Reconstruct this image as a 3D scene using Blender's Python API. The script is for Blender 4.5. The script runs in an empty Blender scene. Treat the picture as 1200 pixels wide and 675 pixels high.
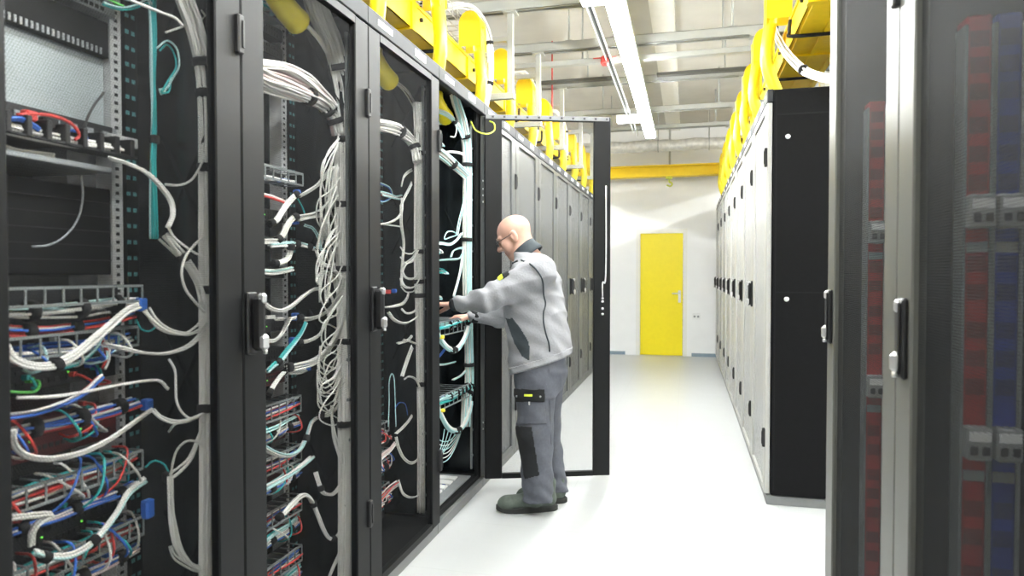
import bpy, math, random
import numpy as np
from mathutils import Vector, Matrix

random.seed(7)
PI = math.pi
scene = bpy.context.scene
COL = scene.collection

# ------------------------------------------------------------------ camera (1200x675 frame, focal length 800 px)
YAW, PITCH, CZ = math.radians(14.37), math.radians(1.253), 1.35
cF = Vector((-math.sin(YAW) * math.cos(PITCH), math.cos(YAW) * math.cos(PITCH), -math.sin(PITCH)))
cR = Vector((math.cos(YAW), math.sin(YAW), 0))
cU = cR.cross(cF)
CAM = Vector((0, 0, CZ))


def ray(px, py):
    return cF * 800 + cR * (px - 600) + cU * (337.5 - py)


def onX(px, py, X):
    d = ray(px, py)
    return CAM + d * (X / d.x)


def onY(px, py, Y):
    d = ray(px, py)
    return CAM + d * (Y / d.y)


def onZ(px, py, Z):
    d = ray(px, py)
    return CAM + d * ((Z - CZ) / d.z)


def proj(p):
    v = Vector(p) - CAM
    d = v.dot(cF)
    return 600 + 800 * v.dot(cR) / d, 337.5 - 800 * v.dot(cU) / d


# ------------------------------------------------------------------ materials
def mat(name, col, rough=0.5, metal=0.0, var=0.06, scale=18.0, bump=0.0, spec=0.5, emit=None, estr=0.0, stretch=None, coat=0.0):
    m = bpy.data.materials.new(name)
    m.use_nodes = True
    nt = m.node_tree
    b = nt.nodes['Principled BSDF']
    b.inputs['Roughness'].default_value = rough
    b.inputs['Metallic'].default_value = metal
    b.inputs['Specular IOR Level'].default_value = spec
    b.inputs['Coat Weight'].default_value = coat
    tc = nt.nodes.new('ShaderNodeTexCoord')
    nz = nt.nodes.new('ShaderNodeTexNoise')
    nz.inputs['Scale'].default_value = scale
    nz.inputs['Detail'].default_value = 4
    if stretch:
        mp = nt.nodes.new('ShaderNodeMapping')
        mp.inputs['Scale'].default_value = stretch
        nt.links.new(tc.outputs['Object'], mp.inputs['Vector'])
        nt.links.new(mp.outputs['Vector'], nz.inputs['Vector'])
    else:
        nt.links.new(tc.outputs['Object'], nz.inputs['Vector'])
    rp = nt.nodes.new('ShaderNodeValToRGB')
    lo = [max(0, c * (1 - var)) for c in col]
    hi = [min(1, c * (1 + var)) for c in col]
    rp.color_ramp.elements[0].color = (*lo, 1)
    rp.color_ramp.elements[1].color = (*hi, 1)
    rp.color_ramp.elements[0].position = 0.3
    rp.color_ramp.elements[1].position = 0.7
    nt.links.new(nz.outputs['Fac'], rp.inputs['Fac'])
    nt.links.new(rp.outputs['Color'], b.inputs['Base Color'])
    if bump:
        bp = nt.nodes.new('ShaderNodeBump')
        bp.inputs['Strength'].default_value = bump
        bp.inputs['Distance'].default_value = 0.003
        nt.links.new(nz.outputs['Fac'], bp.inputs['Height'])
        nt.links.new(bp.outputs['Normal'], b.inputs['Normal'])
    if emit:
        b.inputs['Emission Color'].default_value = (*emit, 1)
        b.inputs['Emission Strength'].default_value = estr
    return m


def math_node(nt, op, a, b=None):
    n = nt.nodes.new('ShaderNodeMath')
    n.operation = op
    for i, v in enumerate((a, b)):
        if v is None:
            continue
        if isinstance(v, (int, float)):
            n.inputs[i].default_value = v
        else:
            nt.links.new(v, n.inputs[i])
    return n.outputs[0]


def perforated(name, col, pitch, rad, rough=0.4, metal=0.3, through=True, hole=(0.01, 0.01, 0.01), spec=0.5):
    """sheet steel with staggered round holes; pattern in the sheet's own y-z plane"""
    m = mat(name, col, rough, metal, 0.05, spec=spec)
    nt = m.node_tree
    b = nt.nodes['Principled BSDF']
    tc = nt.nodes.new('ShaderNodeTexCoord')
    sp = nt.nodes.new('ShaderNodeSeparateXYZ')
    nt.links.new(tc.outputs['Object'], sp.inputs[0])

    def lat(off):
        u = math_node(nt, 'ADD', math_node(nt, 'DIVIDE', sp.outputs[1], pitch), 100 + off)
        v = math_node(nt, 'ADD', math_node(nt, 'DIVIDE', sp.outputs[2], pitch * 1.732), 100 + off)
        du = math_node(nt, 'SUBTRACT', math_node(nt, 'FRACT', u), 0.5)
        dv = math_node(nt, 'MULTIPLY', math_node(nt, 'SUBTRACT', math_node(nt, 'FRACT', v), 0.5), 1.732)
        return math_node(nt, 'ADD', math_node(nt, 'MULTIPLY', du, du), math_node(nt, 'MULTIPLY', dv, dv))
    d2 = math_node(nt, 'MINIMUM', lat(0.0), lat(0.5))
    mask = math_node(nt, 'LESS_THAN', d2, rad * rad)
    out = nt.nodes['Material Output']
    mx = nt.nodes.new('ShaderNodeMixShader')
    nt.links.new(mask, mx.inputs[0])
    nt.links.new(b.outputs[0], mx.inputs[1])
    if through:
        tr = nt.nodes.new('ShaderNodeBsdfTransparent')
        nt.links.new(tr.outputs[0], mx.inputs[2])
    else:
        df = nt.nodes.new('ShaderNodeBsdfDiffuse')
        df.inputs[0].default_value = (*hole, 1)
        nt.links.new(df.outputs[0], mx.inputs[2])
    nt.links.new(mx.outputs[0], out.inputs[0])
    return m


M = {}
M['rack'] = mat('rack_black_paint', (0.0055, 0.006, 0.0066), 0.5, 0.0, 0.08, 12, 0.0, 0.25)
M['rack_in'] = mat('rack_inner_black', (0.005, 0.0055, 0.006), 0.6, 0.0, 0.1, spec=0.2)
M['rackgrey'] = mat('rack_grey_paint', (0.095, 0.095, 0.087), 0.34, 0.0, 0.04, 8, 0.0, 0.16)
M['glarefr'] = mat('rack_glare_paint', (0.42, 0.42, 0.40), 0.34, 0.1, 0.03, 8, 0.0, 0.4)  # dark rack paint lightened to imitate grazing reflections on the far right frames
M['plinth'] = mat('plinth_grey', (0.20, 0.205, 0.205), 0.42, 0.3, 0.05)
M['mesh'] = perforated('door_mesh_steel', (0.016, 0.0165, 0.0175), 0.0066, 0.455, 0.7, 0.0, spec=0.12)
M['mesh_open'] = perforated('open_door_mesh_steel', (0.05, 0.052, 0.055), 0.0066, 0.485, 0.5, 0.2)
M['mesh_far'] = perforated('fine_door_mesh_steel', (0.22, 0.225, 0.23), 0.0066, 0.30, 0.42, 0.35, False, (0.03, 0.03, 0.03))  # paler than the near mesh: grazing reflection put into the colour
M['mesh_far2'] = perforated('light_door_mesh_steel', (0.62, 0.625, 0.62), 0.0066, 0.25, 0.42, 0.35, False, (0.06, 0.06, 0.06))  # far right mesh, brighter still to stand in for grazing glare
M['mesh_near'] = perforated('near_door_mesh_steel', (0.014, 0.015, 0.016), 0.0066, 0.345, 0.7, 0.0, spec=0.15)
M['panel_blue'] = mat('side_panel_inner', (0.010, 0.013, 0.015), 0.25, 0.1, 0.15)
M['zinc'] = mat('zinc_plated_steel', (0.62, 0.63, 0.63), 0.35, 0.4, 0.12, 30)
M['galv'] = mat('galvanised_steel', (0.42, 0.43, 0.41), 0.5, 0.3, 0.05, 6)
M['silver'] = mat('satin_chrome', (0.78, 0.78, 0.78), 0.28, 0.8, 0.04)
M['blackpl'] = mat('black_plastic', (0.012, 0.012, 0.013), 0.42, 0, 0.1)
M['velcro'] = mat('black_velcro', (0.010, 0.010, 0.011), 0.9, 0, 0.2, 200, 0.3)
M['label'] = mat('label_white', (0.85, 0.86, 0.86), 0.5, 0, 0.02)
M['white'] = mat('cable_white', (0.84, 0.83, 0.79), 0.45, 0, 0.06)
M['white2'] = mat('cable_offwhite', (0.70, 0.70, 0.65), 0.45, 0, 0.08)
M['pale'] = mat('cable_pale_aqua', (0.50, 0.76, 0.76), 0.45, 0, 0.06)
M['teal'] = mat('cable_teal', (0.03, 0.42, 0.42), 0.45, 0, 0.1)
M['blue'] = mat('cable_blue', (0.03, 0.13, 0.52), 0.45, 0, 0.1)
M['red'] = mat('cable_red', (0.62, 0.06, 0.05), 0.45, 0, 0.1)
M['pink'] = mat('cable_pinkish', (0.70, 0.55, 0.52), 0.45, 0, 0.08)
M['green'] = mat('cable_green', (0.12, 0.55, 0.10), 0.45, 0, 0.1)
M['yg'] = mat('cable_green_yellow', (0.55, 0.62, 0.05), 0.45, 0, 0.1)
M['yel'] = mat('connector_yellow', (0.75, 0.62, 0.04), 0.4, 0, 0.1)
M['blackc'] = mat('cable_black', (0.02, 0.02, 0.02), 0.5, 0, 0.1)
M['clear'] = mat('manager_grey_plastic', (0.22, 0.24, 0.24), 0.35, 0, 0.08)
M['device'] = mat('device_dark', (0.014, 0.015, 0.017), 0.5, 0.1, 0.1)
M['devgrey'] = mat('device_grey', (0.30, 0.32, 0.33), 0.35, 0.4, 0.06)
M['maroon'] = mat('device_maroon', (0.09, 0.012, 0.012), 0.5, 0.1, 0.15)
M['led'] = mat('led_green', (0.1, 0.6, 0.1), 0.4, emit=(0.25, 1.0, 0.1), estr=0.9)
M['duct'] = mat('yellow_duct_plastic', (0.88, 0.60, 0.006), 0.38, 0, 0.05)
M['duct2'] = mat('yellow_tube_plastic', (0.90, 0.74, 0.008), 0.36, 0, 0.04)
M['reddev'] = mat('pdu_red', (0.36, 0.022, 0.02), 0.4, 0, 0.12)
M['bluedev'] = mat('pdu_blue', (0.012, 0.033, 0.30), 0.4, 0, 0.12)
M['breaker'] = mat('breaker_grey', (0.28, 0.29, 0.29), 0.4, 0, 0.05)

# ------------------------------------------------------------------ mesh builder


class MB:
    def __init__(self):
        self.v, self.f, self.mi, self.sm = [], [], [], []
        self.cur = 0
        self.smooth = False

    def add(self, vs, fs):
        o = len(self.v)
        self.v += [tuple(p) for p in vs]
        for f in fs:
            self.f.append([o + i for i in f])
            self.mi.append(self.cur)
            self.sm.append(self.smooth)
        return self

    def box(self, x0, x1, y0, y1, z0, z1, b=0.0):
        x0, x1 = min(x0, x1), max(x0, x1)
        y0, y1 = min(y0, y1), max(y0, y1)
        z0, z1 = min(z0, z1), max(z0, z1)
        b = min(b, (x1 - x0) * .45, (y1 - y0) * .45, (z1 - z0) * .45)
        if b <= 0:
            vs = [(x, y, z) for x in (x0, x1) for y in (y0, y1) for z in (z0, z1)]
            fs = [(0, 1, 3, 2), (4, 6, 7, 5), (0, 4, 5, 1), (2, 3, 7, 6), (0, 2, 6, 4), (1, 5, 7, 3)]
            return self.add(vs, fs)
        X, Y, Z = (x0, x1), (y0, y1), (z0, z1)
        vs, idx = [], {}
        for i in (0, 1):
            for j in (0, 1):
                for k in (0, 1):
                    sx, sy, sz = (1, -1)[i], (1, -1)[j], (1, -1)[k]
                    for a in range(3):
                        p = [X[i] + sx * b, Y[j] + sy * b, Z[k] + sz * b]
                        p[a] = (X[i], Y[j], Z[k])[a]
                        idx[(i, j, k, a)] = len(vs)
                        vs.append(p)
        fs = []
        for a in range(3):
            o1, o2 = [q for q in range(3) if q != a]
            for s in (0, 1):
                q = []
                for (m, n) in ((0, 0), (1, 0), (1, 1), (0, 1)):
                    t = [0, 0, 0]
                    t[a] = s
                    t[o1] = m
                    t[o2] = n
                    q.append(idx[(*t, a)])
                fs.append(q)
        for a in range(3):
            o1, o2 = [q for q in range(3) if q != a]
            for m in (0, 1):
                for n in (0, 1):
                    t0 = [0, 0, 0]
                    t0[o1] = m
                    t0[o2] = n
                    t1 = list(t0)
                    t1[a] = 1
                    fs.append([idx[(*t0, o1)], idx[(*t1, o1)], idx[(*t1, o2)], idx[(*t0, o2)]])
        for i in (0, 1):
            for j in (0, 1):
                for k in (0, 1):
                    fs.append([idx[(i, j, k, a)] for a in range(3)])
        return self.add(vs, fs)

    def obox(self, c, ax, ay, az, hx, hy, hz):
        c = Vector(c)
        vs = [c + ax * (hx * i) + ay * (hy * j) + az * (hz * k) for i in (-1, 1) for j in (-1, 1) for k in (-1, 1)]
        return self.add(vs, [(0, 1, 3, 2), (4, 6, 7, 5), (0, 4, 5, 1), (2, 3, 7, 6), (0, 2, 6, 4), (1, 5, 7, 3)])

    def bar(self, a, b, w, h=None):
        a, b = Vector(a), Vector(b)
        h = h or w
        d = (b - a)
        L = d.length
        d.normalize()
        up = Vector((0, 0, 1)) if abs(d.z) < .9 else Vector((1, 0, 0))
        s = d.cross(up).normalized()
        u = s.cross(d)
        return self.obox((a + b) / 2, d, s, u, L / 2, w / 2, h / 2)

    def tube(self, pts, r, n=6, caps=True, frame=None):
        pts = [Vector(p) for p in pts]
        N = len(pts)
        sm, self.smooth = self.smooth, True
        vs, fs = [], []
        t0 = (pts[1] - pts[0]).normalized()
        up = Vector((0, 0, 1)) if abs(t0.z) < .9 else Vector((1, 0, 0))
        s = t0.cross(up).normalized()
        for i, p in enumerate(pts):
            t = (pts[min(i + 1, N - 1)] - pts[max(i - 1, 0)])
            if t.length < 1e-9:
                t = t0
            t = t.normalized()
            s = (s - t * s.dot(t))
            s = s.normalized() if s.length > 1e-6 else t.orthogonal().normalized()
            u = t.cross(s)
            rr = r[i] if isinstance(r, (list, tuple)) else r
            for k in range(n):
                a = 2 * PI * k / n
                vs.append(p + s * (rr * math.cos(a)) + u * (rr * math.sin(a)))
        for i in range(N - 1):
            for k in range(n):
                k2 = (k + 1) % n
                fs.append((i * n + k, i * n + k2, (i + 1) * n + k2, (i + 1) * n + k))
        if caps:
            fs.append(tuple(reversed(range(n))))
            fs.append(tuple((N - 1) * n + k for k in range(n)))
        self.add(vs, fs)
        self.smooth = sm
        return self

    def cyl(self, a, b, r, n=16):
        return self.tube([a, b], r, n)

    def build(self, name, mats, parent=None, loc=None):
        me = bpy.data.meshes.new(name)
        off = Vector(loc) if loc is not None else (Vector(ORIG.get(parent.name_full, (0, 0, 0))) if parent else Vector((0, 0, 0)))
        me.from_pydata([tuple(Vector(p) - off) for p in self.v], [], self.f)
        if not isinstance(mats, (list, tuple)):
            mats = [mats]
        for m in mats:
            me.materials.append(m)
        me.polygons.foreach_set('material_index', self.mi)
        me.polygons.foreach_set('use_smooth', self.sm)
        me.update()
        o = bpy.data.objects.new(name, me)
        COL.objects.link(o)
        if parent:
            o.parent = parent
            ORIG[o.name_full] = off
        elif loc is not None:
            o.location = loc
            ORIG[o.name_full] = off
        return o


ORIG = {}     # where each thing's origin stands, so that part shapes can be given in place


def tag(o, label=None, cat=None, group=None, kind=None):
    if label:
        o['label'] = label
    if cat:
        o['category'] = cat
    if group:
        o['group'] = group
    if kind:
        o['kind'] = kind
    return o


def empty(name, loc, label, cat, group=None):
    o = bpy.data.objects.new(name, None)
    o.empty_display_size = 0.1
    COL.objects.link(o)
    o.location = loc
    ORIG[o.name_full] = Vector(loc)
    return tag(o, label, cat, group)


def copy_tree(o, parent=None):
    c = o.copy()
    COL.objects.link(c)
    if parent:
        c.parent = parent
    for ch in [x for x in bpy.data.objects if x.parent == o]:
        copy_tree(ch, c)
    return c


def centre(pts):
    c = Vector((0, 0, 0))
    for p in pts:
        c += Vector(p)
    return c / len(pts)


def spline(pts, seg=6):
    pts = [Vector(p) for p in pts]
    if len(pts) < 3:
        return [pts[0].lerp(pts[1], i / seg) for i in range(seg + 1)]
    P = [pts[0] * 2 - pts[1]] + pts + [pts[-1] * 2 - pts[-2]]
    out = []
    for i in range(1, len(P) - 2):
        p0, p1, p2, p3 = P[i - 1], P[i], P[i + 1], P[i + 2]
        for k in range(seg):
            t = k / seg
            out.append(0.5 * ((2 * p1) + (p2 - p0) * t + (2 * p0 - 5 * p1 + 4 * p2 - p3) * t * t + (3 * p1 - p0 - 3 * p2 + p3) * t ** 3))
    out.append(pts[-1])
    return out

# ------------------------------------------------------------------ the room
FL = -1.226            # front plane of the left row
FR, FN = 0.4445, 0.47  # front planes of the right rows (far, near)
YW, YB, XL, XR, HC = 11.4, -3.2, -4.4, 4.2, 3.75


def floor_mat():
    m = mat('raised_floor_laminate', (0.455, 0.465, 0.465), 0.3, 0, 0.015, 6)
    nt = m.node_tree
    b = nt.nodes['Principled BSDF']
    tc = nt.nodes.new('ShaderNodeTexCoord')
    mp = nt.nodes.new('ShaderNodeMapping')
    mp.inputs['Location'].default_value = (0.08, 0.095, 0)
    br = nt.nodes.new('ShaderNodeTexBrick')
    br.offset = 0.0
    br.inputs['Scale'].default_value = 1
    br.inputs['Brick Width'].default_value = 0.6
    br.inputs['Row Height'].default_value = 0.6
    br.inputs['Mortar Size'].default_value = 0.003
    br.inputs['Mortar'].default_value = (0.42, 0.43, 0.43, 1)
    old = b.inputs['Base Color'].links[0].from_socket
    nt.links.new(tc.outputs['Object'], mp.inputs[0])
    nt.links.new(mp.outputs[0], br.inputs[0])
    nt.links.new(old, br.inputs['Color1'])
    nt.links.new(old, br.inputs['Color2'])
    nt.links.new(br.outputs[0], b.inputs['Base Color'])
    return m


M['floor'] = floor_mat()
M['wall'] = mat('wall_white_paint', (0.90, 0.905, 0.91), 0.7, 0, 0.015, 5)
M['ceil'] = mat('ceiling_concrete', (0.49, 0.475, 0.43), 0.85, 0, 0.06, 3, 0.2)
M['base'] = mat('skirting_blue_grey', (0.22, 0.29, 0.35), 0.5, 0, 0.05)
M['doory'] = mat('door_yellow_paint', (0.93, 0.76, 0.008), 0.42, 0, 0.02)
M['trimw'] = mat('door_frame_white', (0.84, 0.83, 0.78), 0.5, 0, 0.02)
M['beamy'] = mat('beam_yellow_paint', (0.92, 0.66, 0.008), 0.45, 0, 0.03)
M['lamp'] = mat('lamp_diffuser', (0.9, 0.9, 0.9), 0.5, emit=(0.975, 1.0, 0.985), estr=112.0)
M['lamp2'] = mat('side_lamp_diffuser', (0.9, 0.9, 0.9), 0.5, emit=(0.975, 1.0, 0.985), estr=28.0)
M['wrap'] = mat('pipe_wrap_foil', (0.72, 0.71, 0.68), 0.45, 0.3, 0.18, 14, 0.6)


def slab(name, x0, x1, y0, y1, z0, z1, m, b=0):
    return tag(MB().box(x0, x1, y0, y1, z0, z1, b).build(name, m), kind='structure')


slab('floor', XL - .1, XR + .1, YB - .1, YW + .1, -0.1, 0, M['floor'])
slab('ceiling', XL - .1, XR + .1, YB - .1, YW + .1, HC, HC + .1, M['ceil'])
slab('wall_left', XL - .1, XL, YB, YW, 0, HC, M['wall'])
slab('wall_right', XR, XR + .1, YB, YW, 0, HC, M['wall'])
slab('wall_front', XL, XR, YB - .1, YB, 0, HC, M['wall'])
# back wall with the door opening
w = MB()
DX0, DX1, DZ = -0.745, -0.062, 2.0
w.box(XL, DX0 - .06, YW, YW + .1, 0, HC)
w.box(DX1 + .06, XR, YW, YW + .1, 0, HC)
w.box(DX0 - .06, DX1 + .06, YW, YW + .1, DZ + .06, HC)
tag(w.build('wall_back', M['wall']), kind='structure')
for (a, b_) in ((XL, DX0 - .24), (DX1 + .14, FR + 1.2)):
    slab('baseboard_back', a, b_, YW - .014, YW, 0, 0.055, M['base'])
fr = MB()
fr.box(DX0 - .065, DX0, YW - .012, YW + .08, 0, DZ + .065)
fr.box(DX1, DX1 + .065, YW - .012, YW + .08, 0, DZ + .065)
fr.box(DX0, DX1, YW - .012, YW + .08, DZ, DZ + .065)
tag(fr.build('trim_1', M['trimw']), kind='structure')
dr = tag(MB().box(DX0 + .003, DX1 - .003, YW + .005, YW + .05, 0.006, DZ - .003, .003).build('door_1', M['doory'], loc=(0, 0, 0)), kind='structure')
h = MB()
h.box(DX1 - .075, DX1 - .030, YW - .003, YW + .006, 0.87, 1.07, .004)
h.tube([(DX1 - .052, YW + .002, 1.02), (DX1 - .052, YW - .05, 1.02), (DX1 - .075, YW - .055, 1.02), (DX1 - .17, YW - .055, 1.02)], .011, 8)
h.build('door_handle', M['silver'], dr)
# recessed wall socket beside the door
p = onY(816, 371, YW)
so = empty('wall_socket', (p.x, YW, p.z), 'small white wall socket between the yellow door and the right rack row', 'socket')
MB().box(p.x - .06, p.x + .06, YW - .012, YW, p.z - .05, p.z + .05, .004).build('socket_plate', M['label'], so)
for q in (-.028, .028):
    MB().cyl((p.x + q, YW - .0125, p.z), (p.x + q, YW - .009, p.z), .017, 14).build('socket_hole', M['devgrey'], so)

# ceiling joist running along the aisle (pale band beside the lamp)
tag(MB().box(-0.33, -0.12, YB, YW, HC - .10, HC).build('trim_2', M['trimw']), kind='structure')

# yellow crane beam before the back wall
bm = empty('yellow_beam', (-0.9, YW - .35, 2.86), 'yellow painted steel beam running across above the yellow door', 'beam')
w = MB()
zz0, zz1 = 2.87, 3.05
w.box(XL, XR, YW - .40, YW - .22, zz0, zz0 + .022)
w.box(XL, XR, YW - .40, YW - .22, zz1 - .022, zz1)
w.box(XL, XR, YW - .33, YW - .29, zz0 + .022, zz1 - .022)
w.build('girder', M['beamy'], bm)
for x in (XL + .05, XR - .05):
    MB().box(x - .05, x + .05, YW - .4, YW - .1, zz1, HC).build('girder_bracket', M['beamy'], bm)
p = onY(784, 207, YW - .31)
hk = empty('lifting_hook', (p.x, YW - .31, zz0), 'small brass coloured hook trolley hanging under the yellow beam', 'hook')
MB().box(p.x - .05, p.x + .05, YW - .36, YW - .26, zz0 - .035, zz0 - .001, .006).build('trolley', M['yg'], hk)
MB().tube(spline([(p.x, YW - .31, zz0 - .035), (p.x + .005, YW - .31, zz0 - .08), (p.x + .05, YW - .31, zz0 - .11), (p.x + .02, YW - .31, zz0 - .15), (p.x - .035, YW - .31, zz0 - .13)]), .012, 8).build('hook', M['yg'], hk)
w = MB().bar((p.x + .01, YW - .31, zz1), (p.x + .01, YW - .31, HC), .03)
tag(w.build('drop_rod', M['galv']), 'thin steel rod dropping from the ceiling to the yellow beam', 'rod')

# cross channels under the ceiling
ZB = 3.27
beams = []
ordn = ['nearest', 'second', 'third', 'fourth', 'fifth']
YBM = []
for i, (py, hh) in enumerate(((1, .085), (54, .075), (98, .06), (133, .06), (153, .05))):
    q = onZ(740, py, ZB)
    YBM.append(q.y)
    o = empty('ceiling_channel', (0, q.y, ZB), ordn[i] + ' galvanised cross channel under the ceiling, counted from the camera end', 'channel', 'cross channels under the ceiling')
    x1 = -0.62 if i == 0 else XR
    w = MB()
    w.box(XL, x1, q.y - .045, q.y - .041, ZB, ZB + hh)
    w.box(XL, x1, q.y + .041, q.y + .045, ZB, ZB + hh)
    w.box(XL, x1, q.y - .045, q.y + .045, ZB + hh - .004, ZB + hh)
    w.box(XL, x1, q.y - .045, q.y - .022, ZB, ZB + .004)
    w.box(XL, x1, q.y + .022, q.y + .045, ZB, ZB + .004)
    w.build('channel_rail', M['galv'], o)
    for x in (-3.4, -1.0, 0.35, 1.9, 3.6):
        if x < x1:
            w = MB().cyl((x, q.y, ZB + hh), (x, q.y, HC), .009, 8)
            w.box(x - .03, x + .03, q.y - .03, q.y + .03, ZB + hh, ZB + hh + .012)
            w.build('threaded_rod', M['galv'], o)
# a second, lower rail just behind the second channel
q = onZ(740, 69, 3.2)
o = empty('conduit_rail', (0, q.y, 3.2), 'thin lower galvanised rail just under the second cross channel', 'rail')
MB().box(XL, XR, q.y - .03, q.y + .03, 3.18, 3.225, .004).build('channel_rail', M['galv'], o)
for x in (-2.2, -.9, .28, 1.6):
    MB().cyl((x, q.y, 3.225), (x, q.y, HC), .008, 8).build('threaded_rod', M['galv'], o)
# dark flat cable duct lying over the third channel
for (xa, xb, lab) in ((-1.55, -0.72, 'dark flat duct lying on the third cross channel left of the lamp'), (-.30, 3.0, 'dark flat duct lying on the third cross channel right of the lamp')):
    o = MB().box(xa, xb, YBM[2] - .12, YBM[2] - .05, ZB + .03, ZB + .06, .004).build('flat_duct', M['rackgrey'], loc=(xa, YBM[2], ZB))
    tag(o, lab, 'duct')
# insulated pipe
q = onZ(780, 172, 3.2)
pp = empty('insulated_pipe', (0, q.y, 3.2), 'thick foil wrapped white pipe crossing the far end under the ceiling', 'pipe')
pts = [(x, q.y, 3.22 + .006 * math.sin(x * 9)) for x in np.linspace(XL, XR, 60)]
MB().tube(pts, [.085 + .006 * math.sin(i * 2.3) for i in range(60)], 16).build('insulation', M['wrap'], pp)
for x in (-1.6, -.42, 0.3, 1.8):
    w = MB().tube([(x + .05 * 0, q.y + .093 * math.cos(a), 3.22 + .093 * math.sin(a)) for a in np.linspace(0, 2 * PI, 20)], .008, 6)
    w.cyl((x, q.y, 3.31), (x, q.y, HC), .008, 8)
    w.build('pipe_clamp', M['galv'], pp)

# the long lamp over the aisle, hung from a slotted rail
LXc, LZ = -0.455, 3.06
LY0, LY1 = 0.2, 8.86
lt = empty('linear_lamp', (LXc, 3.0, LZ), 'long bright linear lamp hanging along the middle of the aisle', 'lamp')
w = MB()
w.box(LXc - .064, LXc + .064, LY0, LY1, LZ + .03, LZ + .075, .006)
w.build('housing', M['trimw'], lt)
MB().box(LXc - .060, LXc + .060, LY0 + .01, LY1 - .01, LZ, LZ + .03, .008).build('diffuser', M['lamp'], lt)
for y in YBM[1:]:
    MB().cyl((LXc, y, LZ + .075), (LXc, y, ZB), .008, 8).build('hanger_rod', M['galv'], lt)
rl = empty('slotted_rail', (LXc - .26, 3, LZ + .1), 'narrow slotted steel rail running along the left of the long lamp', 'rail')
w = MB()
rx = LXc - .20
w.box(rx - .022, rx + .022, LY0, LY1 + .05, LZ + .12, LZ + .124)
w.box(rx - .022, rx - .018, LY0, LY1 + .05, LZ + .09, LZ + .12)
w.box(rx + .018, rx + .022, LY0, LY1 + .05, LZ + .09, LZ + .12)
w.build('channel_rail', M['galv'], rl)
MB().box(rx - .008, rx + .008, 2.0, LY1 - .05, LZ + .1185, LZ + .1205).build('slot_line', M['blackpl'], rl)
for y in YBM[1:]:
    MB().cyl((rx, y, LZ + .124), (rx, y, ZB), .006, 8).build('hanger_rod', M['galv'], rl)
for i, (pa, pb, py, d) in enumerate(((679, 727, 3, 0), (722, 757, 143, 0))):
    a = onZ(pa, py, 3.10)
    b_ = onZ(pb, py, 3.10)
    xa, xb, yy = a.x, b_.x, (a.y + b_.y) / 2
    o = empty('box_lamp', (xa, yy, 3.1), ('short box lamp at the top edge of the photo left of the long lamp', 'short box lamp near the far end of the long lamp')[i], 'lamp', 'short box lamps')
    MB().box(xa, xb, yy - .06, yy + .06, 3.13, 3.18, .006).build('housing', M['trimw'], o)
    MB().box(xa + .008, xb - .008, yy - .05, yy + .05, 3.10, 3.13, .008).build('diffuser', M['lamp2'], o)
    MB().bar(((xa + xb) / 2, yy, 3.165), (rx, yy, 3.185), .02).build('bracket', M['galv'], o)
# unseen lamps added over the neighbouring aisles, lengthened to brighten the back wall
for x, lab in ((-3.35, 'unseen added long lamp over the aisle behind the left racks'), (2.75, 'unseen added long lamp over the aisle behind the right racks')):
    o = empty('linear_lamp', (x, 3, LZ), lab, 'lamp')
    MB().box(x - .085, x + .085, LY0, 10.9, LZ + .24, LZ + .285, .006).build('housing', M['trimw'], o)
    MB().box(x - .08, x + .08, LY0 + .01, 10.89, LZ + .21, LZ + .24, .008).build('diffuser', M['lamp'], o)
    for y in (1.5, 5, 9):
        MB().cyl((x, y, LZ + .285), (x, y, HC), .008, 8).build('hanger_rod', M['galv'], o)

# red alarm sounder under the second channel
q = onZ(708, 70, 3.16)
o = empty('alarm_sounder', (q.x, YBM[1], 3.2), 'small red alarm box under the second ceiling channel', 'alarm')
MB().box(q.x - .032, q.x + .032, YBM[1] - .035, YBM[1] + .035, 3.125, 3.20, .012).build('housing', M['red'], o)
w = MB().cyl((q.x, YBM[1], 3.2), (q.x, YBM[1], 3.275), .012, 10)
w.tube([(q.x - .10, YBM[1], 3.19), (q.x + .10, YBM[1], 3.19)], .005, 6)
w.build('conduit', M['red'], o)
# thin red pipe drop behind the left trough
q = onY(647, 120, 7.0)
tag(MB().cyl((q.x, 7.0, 2.55), (q.x, 7.0, HC), .008, 8).build('thin_red_conduit', M['red']), 'thin red conduit dropping from the ceiling behind the left racks', 'conduit')

# ------------------------------------------------------------------ server racks


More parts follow.
